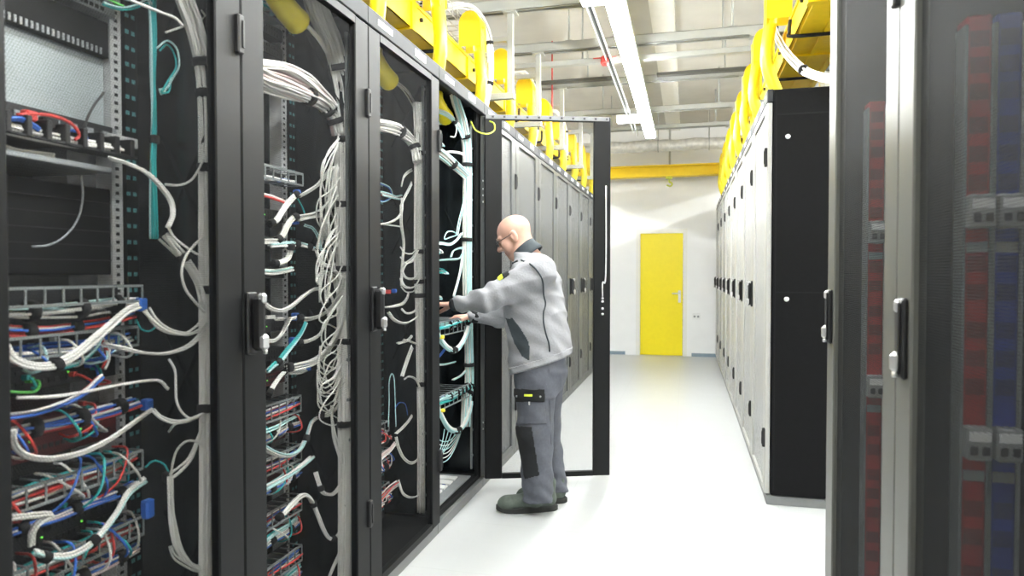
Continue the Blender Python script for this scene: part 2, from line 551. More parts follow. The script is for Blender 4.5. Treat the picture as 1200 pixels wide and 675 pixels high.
def make_rack(W, front, meshm, name, label, group, full=True, ho=(.028, .05)):
    """origin on the floor, front centre; front faces +x, hinge at +y"""
    r = empty(name, (0, 0, 0), label, 'server rack', group)
    h, D = W / 2, 1.10
    c = MB()
    g = .0015
    c.box(-D, -.035, -h + g, -h + .012, .06, 2.405)
    c.box(-D, -.035, h - .012, h - g, .06, 2.405)
    c.box(-D, -.035, -h + .012, h - .012, 2.385, 2.405)
    c.box(-D, -.035, -h + .012, h - .012, .06, .085)
    for s in (-1, 1):
        c.box(-.052, -.036, s * (h - .012), s * (h - .05), .085, 2.385)
        c.box(-D, -D + .09, s * (h - .012), s * (h - .05), .085, 2.385)
    c.build('cabinet_body', M['rack_in'], r)
    MB().box(-D, -.012, -h + g, h - g, 0, .056, .003).build('plinth', M['plinth'], r)
    hd = MB().box(-.034, .0, -h + .001, h - .001, 2.337, 2.41, .004).build('header_rail', M['header'], r)
    for (y0, y1, kind) in ((-.31, -.17, 0), (.08, .21, 1)):
        l = MB()
        if kind == 1:
            l.box(.0, .002, y0, y1, 2.358, 2.392)
        else:
            rr = random.Random(3)
            y = y0
            while y < y1:
                wd = rr.choice((.008, .011, .014))
                l.box(.0, .0016, y, y + wd, 2.362, 2.386)
                y += wd + .004
        l.build('label_plate', M['label'], hd)
    # door
    hy, DW = h - .002, W - .004
    d = MB()
    f = .107
    x0, x1, z0, z1 = -.030, 0, .062, 2.331
    d.box(x0, x1, hy - f, hy, z0, z1, .004)
    d.box(x0, x1, hy - DW, hy - DW + f, z0, z1, .004)
    d.box(x0, x1, hy - DW + f, hy - f, z1 - .03, z1)
    d.box(x0, x1, hy - DW + f, hy - f, z0, z0 + .03)
    door = d.build('door', front, loc=(0, hy, 0))
    door.parent = r
    p = MB().add([(-.014, hy - DW + f, z0 + .03), (-.014, hy - f, z0 + .03), (-.014, hy - f, z1 - .03), (-.014, hy - DW + f, z1 - .03)], [(0, 1, 2, 3)])
    p.build('mesh_panel', meshm, door)
    k = MB()
    y = hy - DW + ho[0]
    pr_ = ho[1]
    k.box(.0, .012, y - .024, y + .022, 1.115, 1.295, .004)
    k.box(.012, pr_, y - .015, y + .013, 1.125, 1.285, .010)
    k.build('handle', M['blackpl'], door)
    k = MB()
    k.box(max(.006, pr_ - .018), pr_ + .012, y - .013, y + .011, 1.128, 1.175, .009)
    k.cyl((pr_ + .002, y - .001, 1.118), (pr_ + .002, y - .001, 1.130), .006, 10)
    k.build('lock_lever', M['silver'], door)
    MB().box(max(.004, pr_ - .02), pr_ + .005, y - .010, y + .008, 1.262, 1.292, .006).build('lever_cap', M['silver'], door)
    for z in (.39, 2.02):
        k = MB().box(-.004, .014, hy - .026, hy + .001, z - .055, z + .055, .004)
        k.box(.014, .018, hy - .012, hy - .004, z - .038, z + .038, .001)
        k.build('hinge', M['blackpl'], door)
    if full:
        for s in (-1, 1):
            m_ = MB()
            ry = s * .2465
            m_.box(-.282 - .05, -.280, ry - .018 * 1, ry + .018, .1, 2.37)
            m_.build('mounting_rail', M['zinc'], r)
            m_ = MB()
            z = .12
            while z < 2.35:
                m_.box(-.2805, -.2795, ry - .006, ry + .006, z, z + .009)
                z += .0222
            m_.build('rail_hole', M['blackpl'], r)
        # finger duct beside the rail and inner side panel
        m_ = MB()
        m_.box(-.31, -.27, .27, .31, .1, 2.36)
        m_.build('cable_channel', M['rack_in'], r)
        m_ = MB()
        z = .14
        while z < 2.33:
            for yy in (.275, .296):
                m_.box(-.271, -.2692, yy - .006, yy + .006, z, z + .011)
            z += .0445
        m_.build('channel_slot', M['teal'] if False else M['slot'], r)
        m_ = MB()
        m_.box(-.60, -.06, h - .0145, h - .0125, .1, 2.37)
        m_.build('side_panel', M['panel_blue'], r)
        m_ = MB()
        for z in (.35, .9, 1.45, 2.0):
            m_.bar((-.26, h - .018, z), (-.10, h - .018, z + .30), .012, .004)
            m_.bar((-.26, h - .018, z + .30), (-.10, h - .018, z), .012, .004)
        m_.build('cross_brace', M['panel_blue'], r)
        m_ = MB()
        m_.box(-.085, -.075, h - .034, h - .016, .12, 2.30)
        z = .2
        while z < 2.3:
            m_.box(-.082, -.070, h - .040, h - .016, z, z + .012)
            z += .16
        m_.build('cable_ladder', M['clear'], r)
        # perforated rear door
        MB().add([(-D, -h + .05, .085), (-D, h - .05, .085), (-D, h - .05, 2.385), (-D, -h + .05, 2.385)], [(0, 1, 2, 3)]).build('rear_mesh', M['mesh'], r)
    else:
        MB().box(-D, -D + .004, -h + .012, h - .012, .085, 2.385).build('rear_panel', M['rack_in'], r)
    return r


M['outred'] = mat('outlet_dark_red', (0.16, 0.015, 0.013), 0.5, 0, 0.1)
M['outblue'] = mat('outlet_dark_blue', (0.008, 0.018, 0.13), 0.5, 0, 0.1)
M['slot'] = mat('channel_slot_glint', (0.06, 0.20, 0.21), 0.35, 0.2, 0.1)  # aqua tint stands in for light glinting through the slots
M['rackfar'] = mat('rack_sheen_grey', (0.11, 0.115, 0.115), 0.36, 0.15, 0.04, 8, 0.0)  # rack paint lightened to imitate the sheen on the far left frames

M['header'] = mat('header_dark_paint', (0.035, 0.037, 0.04), 0.6, 0.0, 0.06, 12, 0.0, 0.25)
M['endpanel'] = mat('end_panel_black', (0.006, 0.006, 0.0065), 0.6, 0.0, 0.1, 40, 0.0, 0.1)
WL = 0.8
Y0L = 0.895            # near edge of the first left rack
proto = make_rack(WL, M['rack'], M['mesh'], 'server_rack', 'x', 'racks of the left row')
RK = []
labs = ['nearest black server rack in the left row, cut by the left edge, teal cables inside',
        'second black server rack in the left row, mesh door over thick white cable trunk',
        'third black server rack in the left row, narrow mesh door just before the open rack',
        'open black server rack that the man in grey works in']
for i in range(4):
    o = proto if i == 0 else copy_tree(proto)
    o.location = (FL, Y0L + WL * (i + .5), 0)
    o['label'] = labs[i]
    RK.append(o)
# the fourth rack's door stands open
M['strip'] = mat('door_strip_grey', (0.16, 0.165, 0.17), 0.5, 0.1)
dop = [c for c in RK[3].children if c.name.startswith('door')][0]
dop.rotation_euler.z = math.radians(110.4)
mp_ = [c for c in dop.children if c.name.startswith('mesh_panel')][0]
mp_.data = mp_.data.copy()
mp_.data.materials[0] = M['mesh_open']
w = MB().box(-.0325, -.0301, -.785, -.006, 2.304, 2.330, .0005)
o = w.build('inner_strip', M['strip'])
o.parent = dop
pl = MB()
y = -.05
while y > -.78:
    pl.box(-.0340, -.0320, y - .007, y + .007, 2.311, 2.323)
    y -= .072
o = pl.build('bolt_hole', M['blackpl'])
o.parent = dop
ORD = ['first', 'second', 'third', 'fourth', 'fifth', 'sixth', 'seventh', 'eighth', 'ninth']
pf = make_rack(WL, M['rackfar'], M['mesh_far'], 'server_rack', 'x', 'racks of the left row', False)
for i in range(8):
    o = pf if i == 0 else copy_tree(pf)
    o.location = (FL, Y0L + WL * (4.5 + i), 0)
    o['label'] = 'closed grey-lit server rack in the left row, %s one beyond the open door' % ORD[i]

# right rows face the other way
WR = 0.88
YR0 = 4.20
pr = make_rack(WR, M['glarefr'], M['mesh_far2'], 'server_rack', 'x', 'racks of the far right row', False, (.04, .03))
bodies = [c for c in pr.children if c.name.startswith('cabinet_body')][0]
for i in range(8):
    o = pr if i == 0 else copy_tree(pr)
    o.location = (FR, YR0 + WR * (i + .5), 0)
    o.rotation_euler.z = PI
    if i == 0:
        o['label'] = 'nearest server rack of the far right row, showing its plain black side'
    else:
        o['label'] = 'grey-lit server rack in the far right row, %s from its black end' % ORD[i]
# black outer side panel of the end rack with its frame and locks
e = MB()
W2 = WR / 2
e.box(-1.09, -.036, W2 - .001, W2 + .012, .062, 2.40, .002)
sp_ = e.build('outer_side_panel', M['endpanel'])
sp_.parent = pr
for (x, z) in ((-.11, 2.13), (-.11, 1.2), (-.95, 2.13)):
    e = MB()
    e.tube([(x, W2 + .012, z), (x, W2 + .018, z)], .014, 14)
    lk = e.build('side_lock', M['silver'])
    lk.parent = sp_
e = MB()
e.box(-1.05, -.05, W2 + .012, W2 + .0135, 1.235, 1.243)
e.box(-1.05, -.05, W2 + .012, W2 + .0135, 2.255, 2.263)
e.box(-.052, -.046, W2 + .012, W2 + .0135, .09, 2.38)
sm_ = e.build('panel_seam', M['devgrey'] if False else M['rack_in'])
sm_.parent = sp_

YN1 = 1.75
pn = make_rack(.8, M['rackgrey'], M['mesh_near'], 'server_rack', 'x', 'racks of the near right row', True, (.066, .018))
for i, (yc, lab) in enumerate(((YN1 + .4, 'grey-framed mesh server rack at the right, the farther of the two close ones'),
                               (YN1 - .4, 'grey-framed mesh server rack cut by the right edge, red and blue power strips inside'))):
    o = pn if i == 0 else copy_tree(pn)
    o.location = (FN, yc, 0)
    o.rotation_euler.z = PI
    o['label'] = lab

# power strips inside the two near right racks


def pdu(x, y, m, lab):
    o = empty('power_strip', (x, y, .15), lab, 'power strip', 'upright power strips')
    b = MB().box(x - .024, x + .024, y - .028, y + .03, .15, 1.89, .004)
    b.build('housing', m, o)
    b = MB()
    for s in (-1, 1):
        b.box(x + s * .026 - .003, x + s * .026 + .003, y - .034, y + .02, .15, 1.87, .001)
    b.build('edge_rail', M['devgrey'], o)
    for zc in (1.478, .994):
        k = MB().box(x - .024, x + .024, y - .06, y - .028, zc - .035, zc + .035, .004)
        k = k.build('breaker', M['breaker'], o)
        t = MB()
        for q in (-.011, .011):
            t.box(x + q - .007, x + q + .007, y - .064, y - .059, zc - .022, zc - .004, .002)
        t.build('breaker_switch', M['blackpl'], k)
        t = MB().box(x - .020, x + .020, y - .0615, y - .0595, zc + .006, zc + .026)
        t.build('breaker_label', M['label'], k)
        MB().box(x - .020, x + .020, y - .0295, y - .0275, zc - .085, zc - .062).build('strip_label', M['breaker'], o)
    s1 = MB()
    for z in (1.84, 1.785, 1.73, 1.66, 1.60, 1.54, 1.37, 1.31, 1.23, 1.17, 1.11, .85, .79, .71, .65, .59, .51, .45, .37, .31, .25):
        s = MB()
        s.box(x - .017, x + .017, y - .030, y - .0275, z - .017, z + .017, .0)
        s.box(x - .004, x + .004, y - .032, y - .030, z - .010, z - .004)
        o2 = s.build('outlet', M['outred'] if m is M['reddev'] else M['outblue'], o)
    return o


pdu(.591, 1.665, M['reddev'], 'red upright power strip behind the mesh at the right edge')
pdu(.646, 1.665, M['bluedev'], 'blue upright power strip behind the mesh at the right edge')
pdu(.576, 2.40, M['reddev'], 'red upright power strip seen through the narrow mesh door, farther from the camera')
pdu(.633, 2.40, M['bluedev'], 'blue upright power strip in the farther near-right rack, hidden behind its door frame')

# ------------------------------------------------------------------ yellow fibre ducts over the rows


def duct_box(m, x0, x1, y0, y1, z0, z1, t=.006):
    m.box(x0, x1, y0, y1, z0, z0 + t)
    m.box(x0, x0 + t, y0, y1, z0, z1)
    m.box(x1 - t, x1, y0, y1, z0, z1)
    m.box(x0 - .008, x0 + t, y0, y1, z1 - .02, z1)
    m.box(x1 - t, x1 + .008, y0, y1, z1 - .02, z1)


def drop(xs, side, y, ztop, xt, zend, lab, grp, mouth=None):
    """waterfall over the duct's side wall that narrows into a round tube going down into a rack roof"""
    o = empty('duct_outlet', (xs, y, ztop), lab, 'duct outlet', grp)
    w = MB()
    w.smooth = True
    n, hw = 9, .075
    prof = []
    for i in range(n):
        a = PI * (.95 - .95 * i / (n - 1))
        prof.append((xs + side * (.07 - .0) + side * math.cos(a) * .075, ztop - .01 + math.sin(a) * .09))
    vs, fs = [], []
    for (px_, pz_) in prof:
        for yy in (y - hw, y + hw):
            vs.append((px_, yy, pz_))
    for i in range(n - 1):
        fs.append((2 * i, 2 * i + 1, 2 * i + 3, 2 * i + 2))
    w.add(vs, fs)
    # cheeks
    for yy in (y - hw, y + hw):
        base = len(prof)
        vs = [(a, yy, b) for a, b in prof] + [(a - side * .0, yy, ztop - .16) for a, b in (prof[-1], prof[0])]
        w.add(vs, [tuple(range(len(vs)))])
    # front plate tapering to the tube
    xf = prof[-1][0]
    vs = [(xf, y - hw, prof[-1][1]), (xf, y + hw, prof[-1][1]), (xf, y + .05, ztop - .18), (xf, y - .05, ztop - .18)]
    w.smooth = False
    w.add(vs, [(0, 1, 2, 3)])
    w.build('spillway', M['duct'], o)
    pts = spline([(xf - side * .035, y, ztop - .02), (xf - side * .03, y, ztop - .15), (xf - side * .01, y - .004, (ztop + zend) / 2 - .05), (xt, y, zend + .06), (xt, y, zend)], 7)
    N = len(pts)
    w = MB().tube(pts, [.046 - .007 * min(1, i / 8) for i in range(N)], 14)
    w.build('drop_tube', M['duct2'], o)
    if mouth is not None:
        w = MB()
        mm = spline([(xt, y, zend + .02), (xt - side * .005, y + .02, zend - .02), (xt - side * .0, y + .09, zend - .065), (xt, y + .17, zend - .085)], 6)
        w.tube(mm, [.040 + .008 * (i / (len(mm) - 1)) for i in range(len(mm))], 14)
        w.build('outlet_mouth', M['duct2'], o)
    return o


# left duct
XD0, XD1, ZD0, ZD1 = -1.86, -1.50, 2.72, 2.88
d = empty('cable_duct', (-1.68, 1.0, ZD0), 'yellow plastic cable duct running along above the left rack row', 'cable duct', 'yellow cable ducts')
w = MB()
duct_box(w, XD0, XD1, YB + .3, YW - .6, ZD0, ZD1)
w.box(XD0 + .1, XD0 + .12, YB + .3, YW - .6, ZD0 - .006, ZD0)
w.box(XD1 - .12, XD1 - .10, YB + .3, YW - .6, ZD0 - .006, ZD0)
w.build('trough', M['duct'], d)
for y in [1.6 + 1.0 * k for k in range(9)]:
    w = MB().box(XD0 - .012, XD1 + .014, y - .03, y + .03, ZD0 - .012, ZD0 - .001)
    w.box(XD1 - .001, XD1 + .014, y - .03, y + .03, ZD0 - .001, ZD1 - .02)
    w.build('joint_collar', M['duct'], d)
    w = MB()
    w.tube(spline([(XD1 - .14, y + .35, ZD0 - .012), (XD1 + .012, y + .35, ZD0 - .012), (XD1 + .03, y + .38, ZD0 + .02), (XD1 + .014, y + .46, ZD1 - .04)], 5), .011, 6)
    w.build('strap', M['velcro'], d)
    w = MB()
    w.cyl((XD1, y + .12, ZD0 + .09), (XD1 + .016, y + .12, ZD0 + .09), .012, 10)
    w.build('bolt', M['blackpl'], d)
# brackets and hangers carrying it
hz = [2.1] + YBM[0:1] + YBM[1:]
for i, y in enumerate(hz):
    o = empty('duct_hanger', (-1.28, y, ZB), 'grey steel hanger strut carrying the left yellow duct, %s from the camera' % ('nearest', 'second', 'third', 'fourth', 'fifth', 'sixth')[i], 'hanger', 'struts of the left duct')
    for x in (-1.27, -1.95):
        w = MB().box(x - .021, x + .021, y - .021, y + .021, ZD0 - .08, ZB if i else HC, .002)
        w.box(x - .05, x + .05, y - .05, y + .05, (ZB if i else HC) - .012, (ZB if i else HC), .002)
        w.build('strut', M['galv'], o)
    MB().box(-1.98, -1.24, y - .022, y + .022, ZD0 - .085, ZD0 - .04, .002).build('cross_bar', M['galv'], o)
yc = [Y0L + WL * (k + .5) for k in range(12)]
for k in range(12):
    drop(XD1 + .0, 1, yc[k], ZD1 + .16, -1.395, 2.36, 'yellow duct outlet and tube dropping into the left row rack, %s from the camera' % ['first', 'second', 'third', 'fourth', 'fifth', 'sixth', 'seventh', 'eighth', 'ninth', 'tenth', 'eleventh', 'twelfth'][k],
         'outlets of the left duct', mouth=True if k < 4 else None)
# right duct
XE0, XE1 = 0.62, 0.94
d = empty('cable_duct', (.78, 5.0, ZD0), 'yellow plastic cable duct running along above the right rack row', 'cable duct', 'yellow cable ducts')
w = MB()
duct_box(w, XE0, XE1, YB + .3, YW - .4, ZD0 + .06, ZD1 + .06)
for x in (XE0 + .02, XE0 + .15, XE1 - .04):
    w.box(x, x + .02, YB + .3, YW - .4, ZD0 + .052, ZD0 + .06)
w.build('trough', M['duct'], d)
for y in [2.0 + .95 * k for k in range(9)]:
    w = MB().box(XE0 - .014, XE1 + .012, y - .03, y + .03, ZD0 + .046, ZD0 + .059)
    w.box(XE0 - .014, XE0 + .001, y - .03, y + .03, ZD0 + .059, ZD1 + .04)
    w.build('joint_collar', M['duct'], d)
    w = MB().tube(spline([(XE1 - .05, y + .5, ZD0 + .045), (XE0 - .012, y + .5, ZD0 + .045), (XE0 - .03, y + .53, ZD0 + .08), (XE0 - .014, y + .62, ZD1 + .02)], 5), .011, 6)
    w.build('strap', M['velcro'], d)
    MB().cyl((XE0, y + .22, ZD0 + .15), (XE0 - .016, y + .22, ZD0 + .15), .012, 10).build('bolt', M['blackpl'], d)
for i, y in enumerate(YBM[1:]):
    o = empty('duct_hanger', (.5, y, ZB), 'grey steel hanger strut carrying the right yellow duct, %s from the camera' % ('nearest', 'second', 'third', 'fourth')[i], 'hanger', 'struts of the right duct')
    for x in (.53, 1.03):
        w = MB().box(x - .021, x + .021, y - .021, y + .021, ZD0 - .02, ZB, .002)
        w.box(x - .05, x + .05, y - .05, y + .05, ZB - .012, ZB, .002)
        w.build('strut', M['galv'], o)
    MB().box(.5, 1.06, y - .022, y + .022, ZD0 - .02, ZD0 + .03, .002).build('cross_bar', M['galv'], o)
for k in range(8):
    drop(XE0, -1, YR0 + WR * (k + .5), ZD1 + .22, .575, 2.36, 'yellow duct outlet and tube dropping into the far right row, %s from the black end' % ORD[k], 'outlets of the right duct')

# wire tray with white cables above the left duct
t = empty('wire_tray', (-1.70, 2, 3.12), 'wire mesh tray carrying white cables above the left yellow duct', 'wire tray')
w = MB()
for x in np.linspace(-1.85, -1.55, 6):
    w.bar((x, YB + .5, 3.10), (x, YW - 1, 3.10), .005)
for x in (-1.86, -1.54):
    for z in (3.13, 3.16):
        w.bar((x, YB + .5, z), (x, YW - 1, z), .005)
y = .5
while y < YW - 1:
    w.bar((-1.86, y, 3.095), (-1.54, y, 3.095), .005)
    for x in (-1.86, -1.54):
        w.bar((x, y, 3.095), (x, y, 3.165), .005)
    y += .1
w.build('wire_mesh', M['zinc'], t)
for y in hz:
    MB().box(-1.97, -1.25, y - .018, y + .018, 3.06, 3.0925).build('tray_support', M['galv'], t)


def strands(path, n, r, spread, rnd, seg=6, wob=.25, flat=1.0, taper=1.0):
    """n polylines wandering along one path"""
    P = spline(path, seg)
    out = []
    for k in range(n):
        rr = spread * math.sqrt((k + .5) / n) if n > 1 else 0
        th = k * 2.39996
        ph, fq = rnd.uniform(0, 6), rnd.uniform(.5, 1.4)
        q = []
        for i, p in enumerate(P):
            tdir = (P[min(i + 1, len(P) - 1)] - P[max(i - 1, 0)])
            tdir = tdir.normalized() if tdir.length > 1e-9 else Vector((0, 0, 1))
            up = Vector((1, 0, 0)) if abs(tdir.x) < .8 else Vector((0, 0, 1))
            s = tdir.cross(up).normalized()
            u = s.cross(tdir)
            a = th + wob * 2 * math.sin(ph + i * .12 * fq)
            R = rr * (1 + (taper - 1) * i / len(P)) * (1 + wob * .6 * math.sin(ph * 2 + i * .2 * fq))
            q.append(p + s * (R * math.cos(a)) + u * (R * flat * math.sin(a)))
        out.append(q)
    return out


RND = random.Random(11)


def tie_ring(m, P, i, rad, wid=.012, flat=1.0):
    i = max(1, min(len(P) - 2, i))
    t = (P[i + 1] - P[i - 1]).normalized()
    m.tube([P[i] - t * wid, P[i] - t * wid * .9, P[i] + t * wid * .9, P[i] + t * wid], [rad * .93, rad, rad, rad * .93], 12)


def bundle(label, group, pts, n=4, r=.0036, spread=.012, m='white', ties=(), seg=6, wob=.25, tiem='velcro', name='cable_bundle', cat='cable bundle', tw=.011, cname='cable', taper=1.0):
    """pts in world space; ties = fractions along the path; m = one material key or a list cycled over the strands"""
    if n == 1:
        P = spline(pts, seg)
        o = MB().tube(P, r, 6).build('patch_cable', M[m if isinstance(m, str) else m[0]], loc=P[0])
        return tag(o, label, 'cable', group)
    P = spline(pts, seg)
    o = empty(name, P[0], label, cat, group)
    ms = [m] if isinstance(m, str) else m
    for k, q in enumerate(strands(pts, n, r, spread, RND, seg, wob, 1.0, taper)):
        MB().tube(q, r, 6).build(cname, M[ms[k % len(ms)]], o)
    for f in ties:
        w = MB()
        tie_ring(w, P, int(round(f * (len(P) - 1))), spread * (1 + (taper - 1) * f) + r + .002, tw)
        w.build('cable_tie', M[tiem], o)
    return o


# white trunks in the wire tray and drops behind the outlets
bundle('white cable trunk lying in the wire tray above the left duct', None, [(-1.72, -1, 3.125), (-1.70, 2, 3.125), (-1.73, 5, 3.125), (-1.70, 10, 3.125)], 12, .006, .03, ['white', 'white2'], (.3, .4, .5, .6), 14)
for i, (y, lab) in enumerate(((2.86, 'white cable bundle dropping from the wire tray behind the third yellow outlet'), (4.62, 'white cable bundle dropping beside the fifth yellow tube with a black tie'), (6.2, 'white cable bundle dropping beside the seventh yellow tube'), (7.8, 'white cable bundle dropping beside the ninth yellow tube'))):
    bundle(lab, 'white drops behind the left duct outlets', [(-1.66, y - .25, 3.13), (-1.50, y - .02, 3.22), (-1.395, y + .09, 3.08), (-1.375, y + .12, 2.8), (-1.41, y + .11, 2.55), (-1.45, y + .10, 2.36)], 9, .006, .024, ['white', 'white2'], (.45, .68), 6, .3)
# big white loop over the right row
pts = [onX(908, -40, .56), onX(905, 0, .56), onX(907, 32, .56), onX(918, 58, .57), onX(936, 78, .60), onX(955, 88, .64), onX(985, 94, .72), onX(1010, 100, .8)]
bundle('thick white cable loop hanging from above over the right racks, tied in black', None, pts, 10, .0055, .0215, ['white', 'white2'], (.29, .62), 6, .3)

# ------------------------------------------------------------------ equipment inside the left racks
CY = [Y0L + WL * (k + .5) for k in range(4)]
XM = FL - .28
RN = ['first', 'second', 'third', 'open fourth']
WHERE = ['the nearest rack', 'the second rack', 'the third rack', 'the open rack']


def switch(k, z, h, lab, m='device', ports=24, rows=2, leds=True, x=XM, depth=.42):
    c = CY[k]
    o = empty('network_switch', (x, c, z), lab, 'network switch', 'rack devices')
    b = MB().box(x - depth, x + .012, c - .222, c + .222, z, z + h, .002)
    b.build('chassis', M[m], o)
    w = MB()
    for s in (-1, 1):
        w.box(x, x + .003, c + s * .222, c + s * .243, z, z + h)
    w.build('mounting_ear', M['devgrey'], o)
    w = MB()
    for r in range(rows):
        zz = z + h * (.28 + .44 * r / max(1, rows - 1)) if rows > 1 else z + h * .5
        for i in range(ports):
            y = c - .20 + .40 * (i + .5) / ports
            w.box(x + .0115, x + .0135, y - .0055, y + .0055, zz - .005, zz + .005)
    w.build('port_row', M['blackpl'], o)
    if leds:
        w = MB()
        for i in range(2):
            y = c - .02 + i * .11 + RND.uniform(-.02, .02)
            w.box(x + .012, x + .0145, y - .0022, y + .0022, z + h * .5 - .002, z + h * .5 + .002)
        w.build('indicator_light', M['led'], o)
    return o


def ladder(k, z, h, lab, x=XM + .085, y1=.24):
    c = CY[k]
    o = empty('cable_manager', (XM, c, z), lab, 'cable manager', 'cable managers')
    w = MB()
    w.box(XM, XM + .003, c - .24, c + y1, z, z + h)
    w.build('back_plate', M['device'], o)
    w = MB()
    w.box(x - .004, x, c - .24, c + y1, z + h - .007, z + h)
    w.box(x - .004, x, c - .24, c + y1, z, z + .007)
    n = 11
    for i in range(n):
        y = c - .24 + (.24 + y1) * i / (n - 1)
        w.box(x - .003, x, y - .0025, y + .0025, z + .007, z + h - .007)
        w.bar((XM, y, z + h - .003), (x, y, z + h - .003), .004)
        w.bar((XM, y, z + .003), (x, y, z + .003), .004)
    w.build('finger_frame', M['clear'], o)
    return o


def hrun(k, z, n, ms, lab, x=XM + .06, y0=-.24, y1=.24, sag=.01, spread=.014, r=.0035, ties=(.12, .37, .62, .88), tm='velcro'):
    c = CY[k]
    pts = []
    N = 6
    for i in range(N + 1):
        t = i / N
        pts.append((x + RND.uniform(-.006, .006), c + y0 + (y1 - y0) * t, z - sag * math.sin(PI * t) + RND.uniform(-.003, .003)))
    return bundle(lab, 'bundles along the rack fronts', pts, n, r, spread, ms, ties, 5, .35, tm)


def loops(k, z0, z1, n, ms, lab, grp, x=XM + .012, out=.075, y0=-.22, y1=.22):
    c = CY[k]
    yas = sorted(c + RND.uniform(y0, y1) for _ in range(n))
    cols = [ms[i % len(ms)] for i in range(n)]
    for i in range(n):
        ya = yas[i]
        same = [q for q in range(n) if cols[q] == cols[i]]
        pos = {1: [''], 2: [', left one', ', right one'], 3: [', left one', ', middle one', ', right one']}[len(same)][same.index(i)]
        yb = ya + RND.uniform(-.10, .10)
        yb = min(max(yb, c + y0), c + y1)
        za, zb = z0 + RND.uniform(-.012, .012), z1 + RND.uniform(-.012, .012)
        o_ = out * RND.uniform(.6, 1.05)
        pts = [(x, ya, za), (x + o_ * .6, ya + .004, za - .004), (x + o_, ya * .6 + yb * .4, (za + zb) / 2 - .015), (x + o_ * .7, yb, zb - .005), (x + .012, yb, zb)]
        P = spline(pts, 5)
        m = ms[i % len(ms)]
        nm = {'white': 'white', 'white2': 'off-white', 'blue': 'blue', 'red': 'red', 'teal': 'teal', 'pale': 'pale aqua', 'green': 'green', 'pink': 'pinkish', 'yel': 'yellow'}[m]
        ob = MB().tube(P, .0032, 6).build('patch_cable', M[m], loc=P[0])
        tag(ob, 'thin %s patch cable %s%s' % (nm, lab, pos), 'cable', '%s %s' % (nm, grp))
        MB().box(x - .001, x + .016, ya - .006, ya + .006, za - .006, za + .006, .001).build('cable_plug', M[m], ob)


def Q(pts, xa, xb=None):
    n = len(pts)
    return [onX(p[0], p[1], p[2] if len(p) > 2 else xa + ((xb if xb is not None else xa) - xa) * i / (n - 1)) for i, p in enumerate(pts)]


def PB(lab, grp, pts, xa, xb=None, **kw):
    return bundle(lab, grp, Q(pts, xa, xb), **kw)


def zat(px, py, X):
    return onX(px, py, X).z


XT = -1.315           # depth of the vertical trunks
XC = XM + .07
M['sheet'] = mat('lit_rear_sheet', (0.34, 0.38, 0.39), 0.4, 0.2, 0.08, 3)  # pale tone imitates the lit rear of the rack
# ============ rack 1
g1, g2, g3, g4 = ('loose cables in %s' % w_ for w_ in WHERE)
PB('tall white cable trunk at the right side of the nearest rack, five black ties', None, [(205, -30), (216, 2), (226, 28), (236, 66), (241, 110), (242, 180), (242, 300), (242, 420), (241, 540), (240, 690)], -1.36, XT, n=16, r=.0042, spread=.025, taper=.68, m='white', ties=(.36, .45, .58, .70, .83), wob=.12, tw=.012)
PB('upright teal cable bundle hanging in the nearest rack', None, [(177, -20), (179, 30), (179, 80), (180, 112), (181, 150), (181, 178), (180, 225), (180, 280)], -1.46, n=6, r=.0030, spread=.009, m=['teal', 'teal', 'pale'], ties=(.65,), wob=.5)
PB('thin teal cable coil hanging beside the teal bundle', g1, [(186, 58), (196, 50), (205, 60), (208, 78), (200, 92), (192, 104), (188, 108), (196, 106), (200, 92)], -1.40, n=2, r=.0026, spread=.008, m=['teal', 'pale'], wob=.6)
PB('straight white cable running down right from the top edge into the nearest trunk', g1, [(140, -6), (165, 5), (190, 15), (205, 21), (214, 30)], -1.40, -1.34, n=1, r=.004, m='white')
PB('short white cable curling left out of the nearest trunk near its top', g1, [(236, 12), (240, 20), (228, 26), (212, 32), (194, 38)], -1.32, -1.38, n=1, r=.0028, m='white2')
PB('white cable loop bowing left from the nearest trunk below its first tie', g1, [(240, 182), (233, 198), (224, 211), (210, 217), (193, 216)], -1.31, -1.40, n=1, r=.0033, m='white')
PB('white cable pair sagging right from the end of the comb in the nearest rack', g1, [(128, 185), (150, 192), (172, 203), (190, 220), (201, 236), (203, 252), (197, 266)], -1.42, -1.36, n=3, r=.0035, spread=.005, m='white', wob=.3)
PB('thick white cable fan joining the nearest trunk below its second tie', g1, [(192, 276), (204, 288), (214, 299), (226, 316), (235, 334), (240, 356)], -1.39, XT, n=6, r=.0038, spread=.014, m=['white', 'white', 'white2'], ties=(.42,), wob=.3)
PB('white cable crossing from the upper comb into the cable fan of the nearest trunk', g1, [(196, 264), (204, 278), (216, 288), (228, 296), (238, 300)], -1.38, XT, n=1, r=.0036)
PB('white cable loop swinging left and back to the nearest trunk above its third tie', g1, [(240, 276), (227, 288), (217, 302), (213, 320), (217, 338), (227, 352), (240, 366)], -1.31, XT, n=1, r=.0036)
PB('three white cables sagging from the blue clip to the nearest trunk', g1, [(172, 362), (180, 372), (190, 382), (203, 389), (219, 391), (232, 386), (241, 376)], -1.40, XT, n=4, r=.0034, spread=.010, m=['white', 'white2'], wob=.6)
PB('long white cable pair running flat to the nearest trunk below the blue clip', g1, [(120, 404), (145, 409), (170, 413), (195, 413), (220, 405), (240, 388)], -1.42, XT, n=2, r=.0034, spread=.007, wob=.5)
PB('upright white cable hanging right of the long straight white cable', g1, [(198, 421), (205, 434), (206, 452), (207, 470), (214, 484), (226, 491), (240, 483)], -1.38, XT, n=1, r=.0036)
PB('white cable pair sagging to the nearest trunk beside the middle cable loop', g1, [(178, 481), (188, 490), (203, 495), (220, 493), (240, 484)], -1.41, XT, n=2, r=.003, spread=.006, wob=.5)
